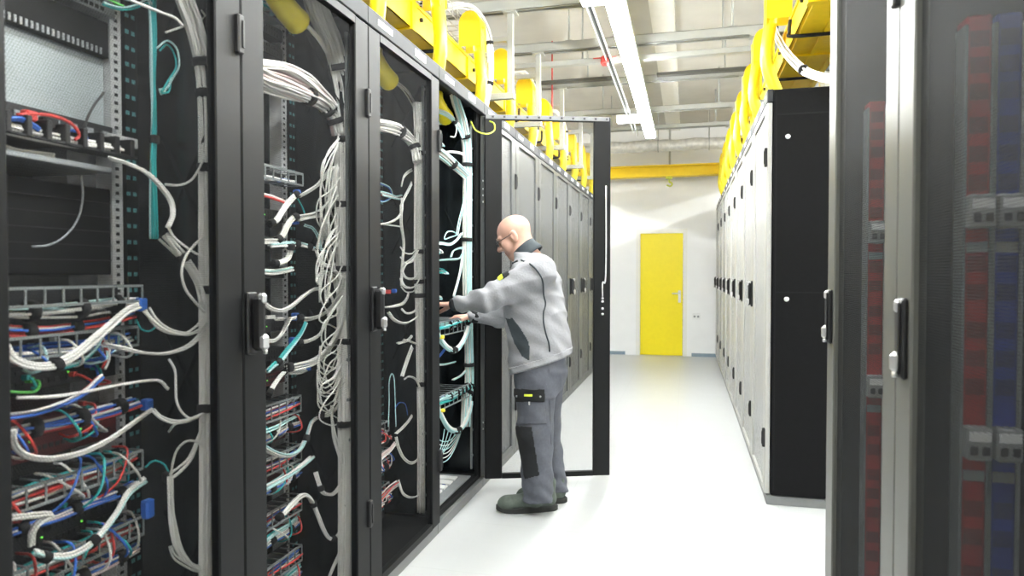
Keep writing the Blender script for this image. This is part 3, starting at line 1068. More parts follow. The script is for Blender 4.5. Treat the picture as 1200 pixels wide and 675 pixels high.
PB('short white cable end sticking out left below the sagging pair', g1, [(198, 506), (204, 498), (216, 493), (230, 490)], -1.38, XT, n=1, r=.0032, m='white2')
PB('white cables rising from the lower black tie to the nearest trunk', g1, [(199, 560), (212, 550), (224, 536), (233, 514), (239, 495)], -1.37, XT, n=3, r=.0034, spread=.008, wob=.5, m=['white', 'white2'])
PB('off-white cable arch over the lower black tie in the nearest rack', g1, [(200, 562), (202, 545), (207, 528), (217, 518), (228, 517), (238, 524)], -1.37, XT, n=1, r=.0032, m='white2')
PB('white cables hanging down and turning into the foot of the nearest trunk', g1, [(201, 558), (201, 590), (202, 615), (207, 640), (218, 656), (230, 664), (240, 664)], -1.37, XT, n=4, r=.0033, spread=.009, m=['white', 'white2'], wob=.5)
PB('pair of off-white cables curving right near the bottom of the nearest rack', g1, [(199, 640), (204, 652), (216, 661), (230, 668), (240, 668)], -1.38, XT, n=2, r=.0032, spread=.006, m='white2')
# black clip blocks where bundles turn


def clip(px, py, X, w, h, lab, m='velcro'):
    p = onX(px, py, X)
    o = MB().box(p.x - .012, p.x + .012, p.y - w / 2, p.y + w / 2, p.z - h / 2, p.z + h / 2, .004).build('cable_clip', M[m], loc=p)
    tag(o, lab, 'cable clip')


clip(165, 357, -1.43, .028, .036, 'blue hook-and-loop clip on the upper cable run of the nearest rack', 'blue')
clip(172, 474, -1.43, .028, .030, 'blue hook-and-loop clip on the middle cable run of the nearest rack', 'blue')
clip(196, 559, -1.385, .02, .03, 'black clip gathering the lower cables in the nearest rack')
# equipment
z = zat(138, 166, XM)
zs = z
switch(0, z - .012, .044, 'dark patch unit with white labels in the upper part of the nearest rack', ports=12, rows=1, leds=False)
cm = empty('cable_comb', (XM, CY[0], z), 'black cable comb with white tags across the upper part of the nearest rack', 'cable comb')
w = MB()
w.box(XM + .012, XM + .075, CY[0] - .24, CY[0] + .24, z - .052, z - .047)
for i in range(10):
    y = CY[0] - .22 + i * .049
    w.box(XM + .012, XM + .078, y - .007, y + .007, z - .052, z - .004, .002)
w.build('comb_bar', M['blackpl'], cm)
w = MB()
for i in range(9):
    y = CY[0] - .196 + i * .049
    w.box(XM + .0125, XM + .016, y - .010, y + .010, z + .002, z + .016)
w.build('tag_plate', M['devgrey'], cm)
hrun(0, z - .036, 6, ['white', 'white', 'white2'], 'flat run of white cables along the comb of the nearest rack', x=XM + .055, ties=(), spread=.011, sag=.004, y1=.20)
w = MB().box(XM - .35, XM + .06, CY[0] - .235, CY[0] + .17, z - .10, z - .086, .002).build('rack_shelf', M['devgrey'], loc=(XM, CY[0], z - .1))
tag(w, 'thin grey metal shelf under the comb of the nearest rack', 'shelf')
hrun(0, z - .078, 3, ['white2'], 'off-white cables lying on the grey shelf of the nearest rack', x=XM + .035, ties=(), spread=.006, sag=0, y1=.02)
MBc = MB().box(XM + .005, XM + .03, CY[0] + .20, CY[0] + .29, z - .015, z + .012, .002).build('rack_bracket', M['zinc'], loc=(XM, CY[0] + .24, z))
tag(MBc, 'small zinc bracket on the rail beside the comb of the nearest rack', 'bracket')
PB('red cable arching over the comb of the nearest rack', g1, [(20, 134), (50, 134), (72, 139), (86, 147), (93, 158), (88, 164)], -1.44, n=1, r=.0038, m='red')
PB('blue cable lying above the comb at the left edge', g1, [(5, 141), (20, 139), (32, 143), (45, 152)], -1.44, n=2, r=.0042, spread=.005, m='blue')
PB('blue cable end beside the red arch in the nearest rack', g1, [(70, 153), (85, 153), (98, 157), (103, 166)], -1.45, n=1, r=.0045, m='blue')
PB('black cable hanging from the rail bracket in the nearest rack', g1, [(122, 108), (110, 124), (102, 140), (97, 158)], -1.47, n=1, r=.0032, m='blackc')
PB('thin dark cable hanging below the grey shelf of the nearest rack', g1, [(95, 206), (97, 230), (92, 255), (78, 275), (58, 287), (38, 289)], -1.47, n=1, r=.0025, m='devgrey')
clip(34, 136, -1.47, .03, .025, 'small red connector block above the comb of the nearest rack', 'red')
clip(57, 145, -1.47, .04, .03, 'black connector block above the comb of the nearest rack', 'blackpl')
# top device with optical plugs
z = zat(138, 26, XM)
switch(0, z, .044, 'patch panel with optical plugs at the top of the nearest rack', m='devgrey', leds=False)
loops(0, z + .02, z + .03, 8, ['teal', 'pale', 'yel', 'green'], 'plugged into the top panel of the nearest rack', 'plugs in the top panel of the nearest rack', out=.06, y0=.02)
PB('teal cable pair running right from the top panel to the teal bundle', g1, [(120, 4), (140, 10), (158, 8), (172, 2), (178, 10)], -1.46, n=2, r=.003, spread=.006, m=['teal', 'pale'])
# silver vent bar and dark chassis
z = zat(120, 62, XM)
o = empty('blank_panel', (XM, CY[0], z), 'dark blanking panel with a slotted silver edge near the top of the nearest rack', 'blank panel')
MB().box(XM - .02, XM, CY[0] - .24, CY[0] + .225, z - .01, z + .085, .002).build('panel', M['rack_in'], o)
w = MB()
for i in range(22):
    y = CY[0] - .1 + i * .014
    w.box(XM, XM + .002, y, y + .006, z - .004, z + .012)
w.build('vent_slot', M['devgrey'], o)
zt = zat(60, 212, XM)
zb = zat(60, 322, XM)
o = empty('server_chassis', (XM, CY[0], zb), 'tall plain black server chassis in the middle of the nearest rack', 'server')
MB().box(XM - .7, XM, CY[0] - .235, CY[0] + .225, zb, zt, .003).build('chassis', M['rack_in'], o)
w = MB()
for i in range(1, 6):
    zz = zb + (zt - zb) * i / 6
    w.box(XM, XM + .0015, CY[0] - .235, CY[0] + .225, zz - .001, zz + .001)
w.build('bay_seam', M['device'], o)
# pale sheet added behind the comb in place of the lit rear wall
w = MB()
za, zb_ = zat(138, 168, XM), zat(120, 70, XM) + .02
ya, yb = CY[0] - .235, CY[0] + .225
w.add([(XM - .02, ya, za), (XM - .02, yb, za), (XM - .02, yb, zb_), (XM - .02, ya, zb_), (XM - .05, ya, za), (XM - .05, yb, za), (XM - .05, yb, zb_), (XM - .05, ya, zb_), (XM - .012, CY[0] - .05, za), (XM - .012, ya, za + (zb_ - za) * .8)],
      [(8, 1, 2, 3, 9), (0, 8, 9), (7, 6, 5, 4), (3, 2, 6, 7), (1, 5, 6, 2), (0, 3, 7, 4), (0, 4, 5, 1)])  # diagonal crease shaped to part a lighter and a dimmer area
o = w.build('lit_rear_panel', M['sheet'], loc=(XM, CY[0], za))
tag(o, 'pale sheet standing in for the lit rear wall above the nearest rack comb', 'sheet')
# lower stack of rack 1
z = zat(100, 336, XC)
ladder(0, z - .045, .048, 'cable manager frame above the tangle with blue clips in the nearest rack')
zz = zat(100, 358, XC)
hrun(0, zz, 9, ['white', 'pale', 'white', 'white2', 'pale', 'white'], 'mixed white and aqua bundle with blue clips along the upper half of the nearest rack', spread=.019, sag=.004)
hrun(0, zat(100, 374, XC), 5, ['red', 'blue', 'white2', 'red'], 'red and blue cables under the blue-clipped bundle in the nearest rack', spread=.012, sag=.02, x=XM + .05)
switch(0, zat(100, 372, XM) - .03, .044, 'network switch behind the blue-clipped bundle in the nearest rack')
z = zat(100, 414, XC)
ladder(0, z, .056, 'cable manager frame below the blue-clipped bundle in the nearest rack', x=XC)
hrun(0, z + .022, 8, ['blue', 'white', 'white2', 'blue'], 'blue and white bundle inside the second manager frame of the nearest rack', x=XM + .04, ties=(), spread=.017, sag=.01)
PB('thick white cable bundle sweeping up from the left edge to the blue clip', None, [(4, 405), (14, 420), (35, 429), (62, 429), (90, 415), (120, 390), (146, 367), (162, 359)], -1.40, -1.41, n=5, r=.0040, spread=.009, m=['white', 'white', 'pale'], ties=(.45,), wob=.2)
PB('thin teal cable following the sweeping white bundle', g1, [(70, 432), (95, 424), (112, 408), (122, 390), (140, 376)], -1.42, n=2, r=.003, spread=.005, m=['teal', 'pale'])
PB('red and white cables bowing right under the sweeping bundle', g1, [(118, 396), (125, 405), (126, 420), (121, 432)], -1.43, n=3, r=.003, spread=.006, m=['red', 'white'])
switch(0, zat(100, 445, XM), .06, 'network switch with green lights in the middle of the nearest rack', m='device')
loops(0, zat(100, 430, XM), zat(100, 442, XM), 8, ['green', 'red', 'blue', 'teal'], 'plugged into the green-lit switch of the nearest rack', 'plugs in the green-lit switch', out=.05)
PB('long straight white cable lying across the middle of the nearest rack', g1, [(20, 466), (60, 465), (100, 459), (140, 451), (175, 446), (188, 447), (197, 456)], -1.40, -1.38, n=1, r=.0042)
PB('blue cable bundle with one white cable rising right below the long white cable', g1, [(4, 489), (40, 484), (75, 472), (100, 458), (112, 446), (118, 440)], -1.42, n=4, r=.0036, spread=.009, m=['blue', 'white', 'red', 'blue'], wob=.2)
zz = zat(100, 487, XC)
hrun(0, zz, 9, ['blue', 'blue', 'red', 'white', 'white2', 'blue'], 'blue, red and white bundle with three black clips in the nearest rack', spread=.018, sag=.004)
switch(0, zat(100, 520, XM), .09, 'dark network switch above the lowest manager frames in the nearest rack', m='maroon')
PB('big white cable loop hanging below the blue bundle in the nearest rack', None, [(15, 503), (15, 517), (24, 530), (42, 537), (68, 537), (100, 529), (130, 514), (158, 494), (177, 480)], -1.395, -1.41, n=3, r=.0045, spread=.006, m='white', wob=.15)
for (pt, lab) in ((549, 'cable manager frame full of red cables in the lower half of the nearest rack'), (634, 'lowest cable manager frame at the bottom of the nearest rack')):
    z = zat(100, pt + 24, XC)
    ladder(0, z, .056, lab, x=XC + .01)
    loops(0, z - .03, z + .07, 10, ['white', 'red', 'blue', 'teal', 'white2'], 'at the %s manager frame of the nearest rack' % ('lowest' if pt > 600 else 'red'), 'patch cables at the %s frame of the nearest rack' % ('lowest' if pt > 600 else 'red'), out=.10)
    hrun(0, z + .03, 8, ['red', 'white2', 'teal', 'red', 'blue'], 'red and teal bundle inside the ' + lab.replace('cable manager ', '').replace(' full of red cables', ''), x=XM + .045, ties=(), spread=.02, sag=.01)
loops(0, zat(100, 400, XC), zat(100, 425, XC), 9, ['white', 'blue', 'pale'], 'at the second manager frame of the nearest rack', 'patch cables at the second frame of the nearest rack', out=.09)
loops(0, zat(100, 480, XC), zat(100, 512, XC), 8, ['white2', 'blue', 'red', 'teal'], 'under the blue bundle of the nearest rack', 'patch cables under the blue bundle of the nearest rack', out=.09)
zz = zat(100, 592, XC)
hrun(0, zz, 7, ['blue', 'white', 'blue', 'pink'], 'blue and white bundle between the two lowest manager frames of the nearest rack', spread=.012, sag=.004, ties=(.3, .6, .88))
switch(0, zat(100, 622, XM), .07, 'dark network switch between the two lowest manager frames of the nearest rack')
PB('white cables turning back on themselves low in the nearest rack', g1, [(8, 606), (35, 604), (58, 604), (46, 612), (38, 625), (37, 640)], -1.41, n=4, r=.0038, spread=.008, m=['white', 'white2'], wob=.4)
PB('aqua and white bundle sagging then rising right low in the nearest rack', None, [(40, 648), (60, 654), (85, 651), (110, 634), (135, 603), (150, 578), (170, 562)], -1.40, -1.41, n=5, r=.0036, spread=.008, m=['pale', 'white', 'teal'], ties=(.1, .5), wob=.3)
PB('thin teal cable arching from the red manager frame to the lower black clip', g1, [(170, 548), (180, 540), (192, 544), (199, 556)], -1.41, -1.38, n=1, r=.0025, m='teal')
PB('thin teal loop hanging below the upper blue clip of the nearest rack', g1, [(160, 374), (165, 385), (175, 388), (184, 382)], -1.42, -1.40, n=1, r=.0022, m='teal')
hrun(0, zat(100, 672, XC), 6, ['blue', 'white', 'teal', 'pink'], 'mixed bundle at the very bottom of the nearest rack', spread=.012)
clip(173, 596, -1.42, .03, .05, 'blue cable loop holder at the right end of the lowest frame of the nearest rack', 'blue')

# ============ rack 2
PB('thick white cable trunk dropping through the second rack, many black ties', None, [(356, -40), (367, -5), (376, 22), (388, 48), (396, 78), (400, 100), (402, 130), (401, 165), (401, 240), (403, 315), (404, 400), (404, 470), (404, 560), (403, 700)], -1.37, XT, n=36, r=.0044, spread=.040, taper=.58, m='white', ties=(.31, .535, .615, .69, .77, .87), wob=.15, tw=.012)
PB('white cable bundle entering the trunk of the second rack from the left', None, [(296, 84), (312, 92), (332, 99), (352, 108), (372, 118), (386, 130), (393, 142), (397, 158)], -1.41, -1.34, n=26, r=.0044, spread=.032, taper=.8, m=['white', 'white', 'pink', 'white'], ties=(.50, .68, .86), wob=.2)
PB('pinkish white cables arching above the left bundle of the second rack', None, [(296, 76), (315, 76), (337, 80), (358, 91), (372, 104), (384, 116), (392, 126)], -1.40, -1.33, n=12, r=.0040, spread=.018, m=['white', 'pink', 'white'], wob=.3)
PB('white cable pair bending down into the trunk near the top of the second rack', g2, [(332, 10), (348, 19), (362, 32), (374, 46), (384, 62)], -1.42, -1.34, n=3, r=.0036, spread=.006, wob=.2)
PB('white cable bundle lying under the left bundle of the second rack', g2, [(300, 100), (318, 106), (335, 112), (352, 116)], -1.42, -1.40, n=6, r=.0036, spread=.012, m=['white', 'red', 'white2'], wob=.4)
# loose mass left of the trunk
for i in range(24):
    ya = 160 + RND.uniform(0, 130)
    ln = RND.uniform(45, 110)
    y_end = min(ya + ln, 318)
    xl = RND.uniform(371, 392)
    xs_ = RND.uniform(394, 399)
    PB('thin off-white cable drooping left of the trunk in the upper half of the second rack', 'drooping cables left of the second trunk',
       [(xs_, ya - 8), ((xs_ + xl) / 2 + RND.uniform(-2, 3), ya + 8), (xl + RND.uniform(0, 4), ya + ln * .35), (xl + RND.uniform(-2, 2), ya + ln * .65), (xl + RND.uniform(2, 8), y_end), (RND.uniform(393, 401), y_end + RND.uniform(8, 30))],
       XT + .01, RND.uniform(-1.38, -1.34), n=1, r=RND.choice([.0028, .0032]), m=RND.choice(['white', 'white2']))
for i in range(9):
    ya = 325 + i * 16 + RND.uniform(-5, 5)
    PB('thin white cable bowing out between the trunk and the small ties of the second rack', 'bowing cables left of the second trunk',
       [(401, ya - 14), (394 + RND.uniform(-2, 2), ya), (RND.uniform(376, 386), ya + RND.uniform(8, 20)), (RND.uniform(374, 382), ya + RND.uniform(26, 40)), (388, ya + 44), (401, ya + RND.uniform(36, 56))],
       XT + .01, -1.36, n=1, r=.0029, m=RND.choice(['white', 'white2']))
PB('thick off-white cables crossing down left from the second trunk', None, [(395, 195), (389, 228), (382, 260), (375, 285), (372, 294)], XT, -1.39, n=6, r=.0036, spread=.011, m=['white2', 'white'], ties=(.97,), wob=.2)
PB('white cables splitting right from the crossing bundle in the second rack', g2, [(371, 293), (374, 303), (382, 311), (393, 311)], -1.39, XT, n=3, r=.003, spread=.006, wob=.5)
PB('white cables bending from the uppermost small tie to the trunk of the second rack', g2, [(347, 232), (358, 227), (372, 218), (384, 205), (391, 195)], -1.41, XT, n=3, r=.0034, spread=.009, wob=.4)
PB('white cables bending from the second small tie to the trunk of the second rack', g2, [(349, 254), (365, 250), (378, 243), (388, 230), (394, 215)], -1.41, XT, n=2, r=.0034, spread=.006, wob=.4)
PB('short white cable run pointing right at the second tie of the second rack', g2, [(349, 258), (361, 255), (375, 252)], -1.41, -1.38, n=4, r=.0034, spread=.007, wob=.2)
for (a, lab) in (([(317, 262), (324, 258), (333, 244), (342, 233), (348, 228)], 'uppermost'), ([(326, 281), (331, 276), (337, 264), (342, 257), (347, 254)], 'second'), ([(321, 309), (329, 308), (337, 303), (340, 295), (341, 288)], 'third')):
    PB('stubby white bundle bent up right in the second rack, %s from the top' % lab, None, a, -1.43, -1.41, n=6, r=.004, spread=.009, m='white', ties=(.04, .95), wob=.1)
PB('white cable pair ending at a black tie left in the second rack', g2, [(306, 283), (316, 282), (328, 282)], -1.43, n=4, r=.0036, spread=.009)
PB('white bundle running right into the crossing cables of the second rack', None, [(316, 287), (334, 286), (350, 286), (362, 289), (370, 293)], -1.43, -1.39, n=5, r=.0038, spread=.009, ties=(.45, .75), m=['white', 'pale', 'white'])
PB('white bundle lying on the blue patch strip of the second rack', g2, [(306, 318), (320, 319), (334, 317), (343, 315)], -1.43, n=5, r=.0034, spread=.009, m=['white', 'pale', 'red', 'white'])
PB('red cable on the left of the second rack below the blue panel', g2, [(306, 228), (320, 232), (336, 238)], -1.43, n=3, r=.004, spread=.006, m=['red', 'white', 'red'])
PB('thick white cable dipping then rising to a black tie in the second rack', None, [(310, 356), (318, 362), (330, 364), (343, 358), (357, 346), (368, 339), (377, 339)], -1.40, -1.38, n=3, r=.0042, spread=.007, ties=(.98,), wob=.1)
PB('thin white cable curling down from the tie of the dipping cable in the second rack', g2, [(378, 340), (385, 343), (390, 354), (389, 364), (383, 368)], -1.38, -1.36, n=2, r=.003, spread=.005)
PB('white cables sweeping from the middle tie up to the second trunk', None, [(349, 373), (364, 372), (378, 367), (390, 356), (398, 340), (401, 325)], -1.41, XT, n=4, r=.0036, spread=.009, m=['white', 'white2'], ties=(.03,), wob=.4)
PB('off-white cables sweeping from the lower tie up to the second trunk', None, [(349, 402), (362, 400), (374, 393), (382, 380), (388, 366), (398, 352)], -1.41, XT, n=3, r=.0034, spread=.008, m=['white2', 'white'], ties=(.03,), wob=.4)
PB('long white cables sweeping from the left to the second trunk near its middle', None, [(336, 431), (352, 428), (368, 424), (382, 413), (392, 398), (399, 380), (402, 360)], -1.41, XT, n=5, r=.0036, spread=.013, m=['white', 'white2'], ties=(.03,), wob=.5)
PB('white bundle running right under the long sweeping cables of the second rack', g2, [(337, 437), (348, 437), (358, 434)], -1.42, n=4, r=.0036, spread=.007)
PB('white bundle bent down left of the middle tie in the second rack', g2, [(313, 400), (322, 399), (330, 393), (336, 382), (340, 374), (346, 372)], -1.43, -1.41, n=3, r=.0038, spread=.007)
PB('aqua and white bundle running up right with a black tie in the second rack', None, [(313, 436), (320, 429), (328, 423), (336, 412), (344, 402), (352, 391), (358, 378)], -1.42, -1.40, n=5, r=.0034, spread=.008, m=['pale', 'teal', 'white'], ties=(.3,), wob=.3)
PB('white bundle dropping left from the tie at mid height of the second rack', None, [(336, 433), (328, 442), (321, 452), (316, 461)], -1.42, n=4, r=.0038, spread=.006, ties=(.05, .98))
for (x0, y, lab) in ((312, 372, 'left'), (323, 374, 'right')):
    PB('short white cable piece beside the dipping cable of the second rack, %s one' % lab, g2, [(x0, y), (x0 + 9, y - .5)], -1.43, n=3, r=.004, spread=.007)
for i in range(9):
    y = 430 + i * 5.5 + RND.uniform(-3, 3)
    PB('thin white cable hanging in a small loop beside the lower trunk of the second rack', 'small loops beside the second trunk', [(372 + RND.uniform(-1, 4), y - 24), (373 + RND.uniform(-1, 2), y - 4), (379 + RND.uniform(-2, 2), y + 4), (387, y + RND.uniform(0, 5)), (394 + RND.uniform(-2, 2), y - 6), (399, y - 24 - i)], -1.37, XT, n=1, r=.0028, m=RND.choice(['white', 'white2']))
PB('white cables bending from a black tie up to the lower trunk of the second rack', None, [(374, 487), (384, 485), (394, 476), (401, 462), (403, 448)], -1.39, XT, n=4, r=.0035, spread=.009, ties=(.03,), wob=.4)
PB('aqua white bundle stepping down left from the tie beside the lower trunk', None, [(374, 488), (366, 494), (362, 504), (359, 515)], -1.40, n=4, r=.0036, spread=.007, m=['pale', 'white'], ties=(.03, .98))
PB('aqua white bundle sagging left over the second lower frame of the second rack', None, [(357, 517), (352, 526), (342, 533), (330, 533), (318, 529), (306, 522)], -1.40, -1.41, n=5, r=.0036, spread=.009, m=['pale', 'white', 'white'], wob=.2)
PB('thin off-white cable fan tapering down beside the lower trunk', None, [(389, 475), (390, 492), (394, 515), (400, 535), (405, 552)], -1.35, XT, n=6, r=.0026, spread=.010, m=['white2', 'white'], wob=.8)
PB('white cable bundle hanging in a hook shape low in the second rack', None, [(370, 553), (374, 566), (379, 577), (388, 579), (396, 572), (402, 560)], -1.39, XT, n=4, r=.0034, spread=.007, ties=(.3,))
PB('aqua white cables rising right over the third lower frame of the second rack', None, [(310, 572), (330, 561), (350, 548), (366, 535)], -1.40, n=4, r=.0036, spread=.010, m=['pale', 'white', 'white'])
PB('white cable bundle arching over the fourth lower frame of the second rack', None, [(326, 607), (336, 598), (346, 587), (355, 580), (362, 583), (368, 592)], -1.39, n=4, r=.0038, spread=.008, m=['white2', 'white'], ties=(.02, .97))
PB('white cable bundle dropping right from the arch to the foot of the second trunk', None, [(369, 594), (374, 607), (379, 620), (386, 631), (395, 629), (402, 617), (405, 602), (404, 590)], -1.39, XT, n=3, r=.0036, spread=.006, ties=(.5, .97))
PB('white cable bundle rising from the bottom edge to the foot of the second trunk', None, [(386, 678), (392, 663), (399, 647), (404, 632), (405, 615)], -1.38, XT, n=3, r=.0036, spread=.007)
PB('thin teal cable beside the middle tie of the second rack', g2, [(349, 233), (354, 242), (357, 250)], -1.40, n=1, r=.0025, m='teal')
PB('thin aqua cables drooping by the crossing bundle of the second rack', g2, [(356, 264), (366, 268), (373, 280), (376, 292), (386, 295)], -1.40, -1.35, n=2, r=.0022, spread=.006, m='pale')
for (px, py, lab) in ((348, 227, 'uppermost'), (346, 258, 'second'), (346, 371, 'third'), (343, 400, 'fourth'), (360, 430, 'fifth')):
    clip(px, py, -1.425, .024, .03, 'blue clip on the cables of the second rack, %s from the top' % lab, 'blue')
# devices of rack 2
z = zat(335, 33, XM)
switch(1, z, .044, 'grey patch panel at the top of the second rack', m='devgrey', leds=False)
loops(1, z + .02, z + .03, 8, ['teal', 'white', 'pale'], 'plugged into the top panel of the second rack', 'plugs in the top panel of the second rack', out=.05, y0=.0)
switch(1, z - .07, .044, 'dark patch panel second from the top of the second rack', leds=False)
switch(1, z - .14, .044, 'dark patch panel third from the top of the second rack', leds=False)
z = zat(335, 220, XM)
ladder(1, z, .05, 'pale cable manager frame in the upper half of the second rack')
hrun(1, z + .02, 4, ['blue', 'white'], 'blue bundle inside the pale manager frame of the second rack', ties=(), x=XM + .04)
for (py, lab) in ((262, 'just below the red cable'), (292, 'beside the crossing cables'), (326, 'with white bundles on a blue strip'), (386, 'behind the dipping white cable'), (418, 'behind the aqua bundle'), (446, 'above the frames')):
    switch(1, zat(335, py, XM), .044, 'network switch %s in the second rack' % lab, m='device' if py != 446 else 'maroon')
for i, py in enumerate((487, 546, 607, 668)):
    z = zat(340, py, XC)
    nm = ('uppermost', 'second', 'third', 'lowest')[i]
    ladder(1, z, .066, 'cable manager frame in the lower half of the second rack, %s' % nm, x=XC)
    hrun(1, z + .035, 7, ['white', 'blue', 'red', 'white2'], 'mixed bundle inside the %s manager frame of the second rack' % nm, ties=(), x=XM + .045, spread=.02)
    hrun(1, z - .018, 4, ['teal', 'pale'], 'teal bundle under the %s manager frame of the second rack' % nm, ties=(), x=XM + .06, spread=.008)
    hrun(1, z - .045, 6, ['white', 'pink', 'white', 'blue'], 'white bundle with black ties under the %s manager frame of the second rack' % nm, x=XM + .06, spread=.011)
    switch(1, z - .10, .05, 'dark network switch under the %s manager frame of the second rack' % nm, m='maroon')
    loops(1, z - .07, z + .0, 7, ['white', 'red', 'blue', 'white2', 'teal'], 'at the %s manager frame of the second rack' % nm, 'patch cables at the %s frame of the second rack' % nm)

# ============ rack 3
PB('white cable trunk standing behind the mesh of the third rack', None, [(489, 120), (490, 150), (490, 200), (490, 285), (491, 330), (492, 367), (493, 450), (494, 520), (494, 600)], -1.33, XT, n=14, r=.004, spread=.022, m=['white', 'white', 'white2'], ties=(.21, .39, .49, .57, .74), wob=.15)
PB('pair of thin white cables bending into the trunk at the top of the third rack', g3, [(440, 90), (455, 93), (470, 101), (481, 114), (489, 132), (490, 155)], -1.45, XT, n=3, r=.0034, spread=.010, wob=.4)
PB('white cable bundle arching from the left into the third trunk', None, [(436, 145), (450, 148), (465, 152), (477, 160), (486, 172), (489, 190)], -1.44, XT, n=20, r=.0044, spread=.030, taper=.75, m=['white', 'white', 'white2'], ties=(.45, .8), wob=.2)
L3 = [
    ('white cables leaving the third trunk leftwards just under its first tie', [(489, 196), (480, 200), (473, 207), (470, 218)], 2),
    ('straight white cable sloping down left from the third trunk', [(487, 205), (479, 222), (472, 236), (470, 246)], 3),
    ('white cable pair forming a sideways V in the upper half of the third rack', [(440, 263), (455, 261), (466, 255), (471, 246), (471, 232)], 2),
    ('white cable running flat under the sideways V of the third rack', [(440, 262), (458, 264), (472, 266)], 1),
    ('long white cable hanging straight left of the third trunk', [(470, 240), (470, 262), (473, 285), (471, 310), (470, 335)], 2),
    ('white cable loop to the third trunk, first below the sideways V', [(469, 289), (474, 296), (483, 297), (490, 288)], 1),
    ('white cable loop to the third trunk, second below the sideways V', [(469, 301), (475, 308), (484, 306), (490, 297)], 1),
    ('off-white cable crossing between the loops of the third rack', [(471, 318), (475, 310), (484, 303), (490, 293)], 3),
    ('white cable loop to the third trunk, third below the sideways V', [(470, 317), (475, 325), (484, 326), (490, 318)], 2),
    ('white cable loop to the third trunk, fourth below the sideways V', [(469, 326), (474, 336), (484, 336), (491, 326)], 2),
    ('white cable loop to the third trunk, fifth below the sideways V', [(470, 336), (476, 342), (485, 341), (491, 332)], 1),
    ('white cable rising from the handle height to a plug in the third rack', [(452, 360), (462, 359), (472, 356), (477, 350), (479, 344)], 3),
    ('white cables sagging right from the handle of the third rack', [(455, 366), (463, 375), (476, 378), (490, 371)], 3),
    ('thin white cable sagging above the crossing cables of the third rack', [(470, 362), (476, 367), (485, 365), (491, 355)], 2),
    ('off-white cables falling left from the middle of the third trunk', [(491, 372), (486, 386), (479, 398), (466, 403)], 3),
    ('white cable end pointing right across the third trunk', [(472, 398), (480, 400), (490, 404), (498, 409)], 2),
    ('long off-white cables slanting down left from the third trunk', [(491, 375), (485, 400), (477, 422), (471, 441)], 4),
    ('off-white cable rising into the third trunk from the slanting cables', [(473, 444), (478, 441), (486, 444), (492, 455)], 2),
    ('thick white bundle curving down left at the lower third trunk', [(493, 455), (490, 470), (483, 487), (474, 499), (464, 508)], 3),
    ('white cable hook to the lower third trunk, upper one', [(464, 512), (467, 525), (473, 537), (482, 543), (490, 537), (494, 520)], 2),
    ('white cable hook to the lower third trunk, lower one', [(467, 563), (472, 578), (481, 583), (490, 579), (496, 562)], 2),
    ('white bundle running down from the third trunk to the bottom left', [(496, 560), (493, 585), (487, 606), (480, 624), (474, 640)], 3),
]
for (lab, pts, n) in L3:
    PB(lab, g3, pts, -1.37, XT if pts[-1][0] > 485 else -1.38, n=n, r=.0034, spread=.006 if n < 4 else .010, m=['white2', 'white'], wob=.4)
PB('blue looped cable hanging at mid height in the third rack', g3, [(455, 500), (456, 470), (456, 448), (459, 438), (462, 445), (463, 470), (464, 500)], -1.40, n=1, r=.0025, m='pale')
PB('blue cable arch low in the third rack', g3, [(463, 478), (468, 472), (475, 474), (478, 488)], -1.40, n=1, r=.0025, m='blue')
PB('teal and white cables knotted at the upper left of the third rack', g3, [(440, 224), (452, 226), (463, 230), (470, 229), (471, 233), (462, 232), (448, 228)], -1.43, n=3, r=.003, spread=.006, m=['white', 'pale', 'red'])
PB('thin aqua loop by the knotted cables of the third rack', g3, [(444, 214), (456, 220), (459, 230), (450, 236), (442, 234)], -1.44, n=2, r=.0022, spread=.004, m=['blue', 'pale'])
for i, py in enumerate((345, 470, 520, 552, 592)):
    z = zat(450, py, XM + .05)
    nm = ('uppermost', 'second', 'third', 'fourth', 'lowest')[i]
    switch(2, z, .044, 'network switch in the third rack, %s' % nm, leds=False)
    if i >= 2:
        ladder(2, z + .06, .055, 'cable manager frame low in the third rack, %s' % nm, x=XC)
        hrun(2, z + .03, 6, ['white', 'red', 'blue', 'white2'], 'mixed bundle of white, red and blue cables low in the third rack, %s' % nm, y1=.26, spread=.018)
        loops(2, z + .03, z + .08, 6, ['white', 'red', 'blue'], 'at the %s switch of the third rack' % nm, 'patch cables at the %s switch of the third rack' % nm, y0=.12, y1=.27)
PB('mixed bundle hanging out at the lower left of the third rack, upper one', None, [(440, 545), (448, 535), (456, 528), (462, 520)], -1.38, n=6, r=.0034, spread=.012, m=['white', 'pink', 'white2'])
PB('mixed bundle hanging out at the lower left of the third rack, lower one', None, [(440, 590), (450, 580), (458, 572), (466, 566)], -1.38, n=7, r=.0034, spread=.014, m=['white', 'teal', 'red', 'white2'])
clip(455, 342, -1.41, .02, .02, 'small red connector beside the trunk of the third rack', 'red')
clip(462, 341, -1.41, .02, .02, 'small blue connector beside the trunk of the third rack', 'blue')

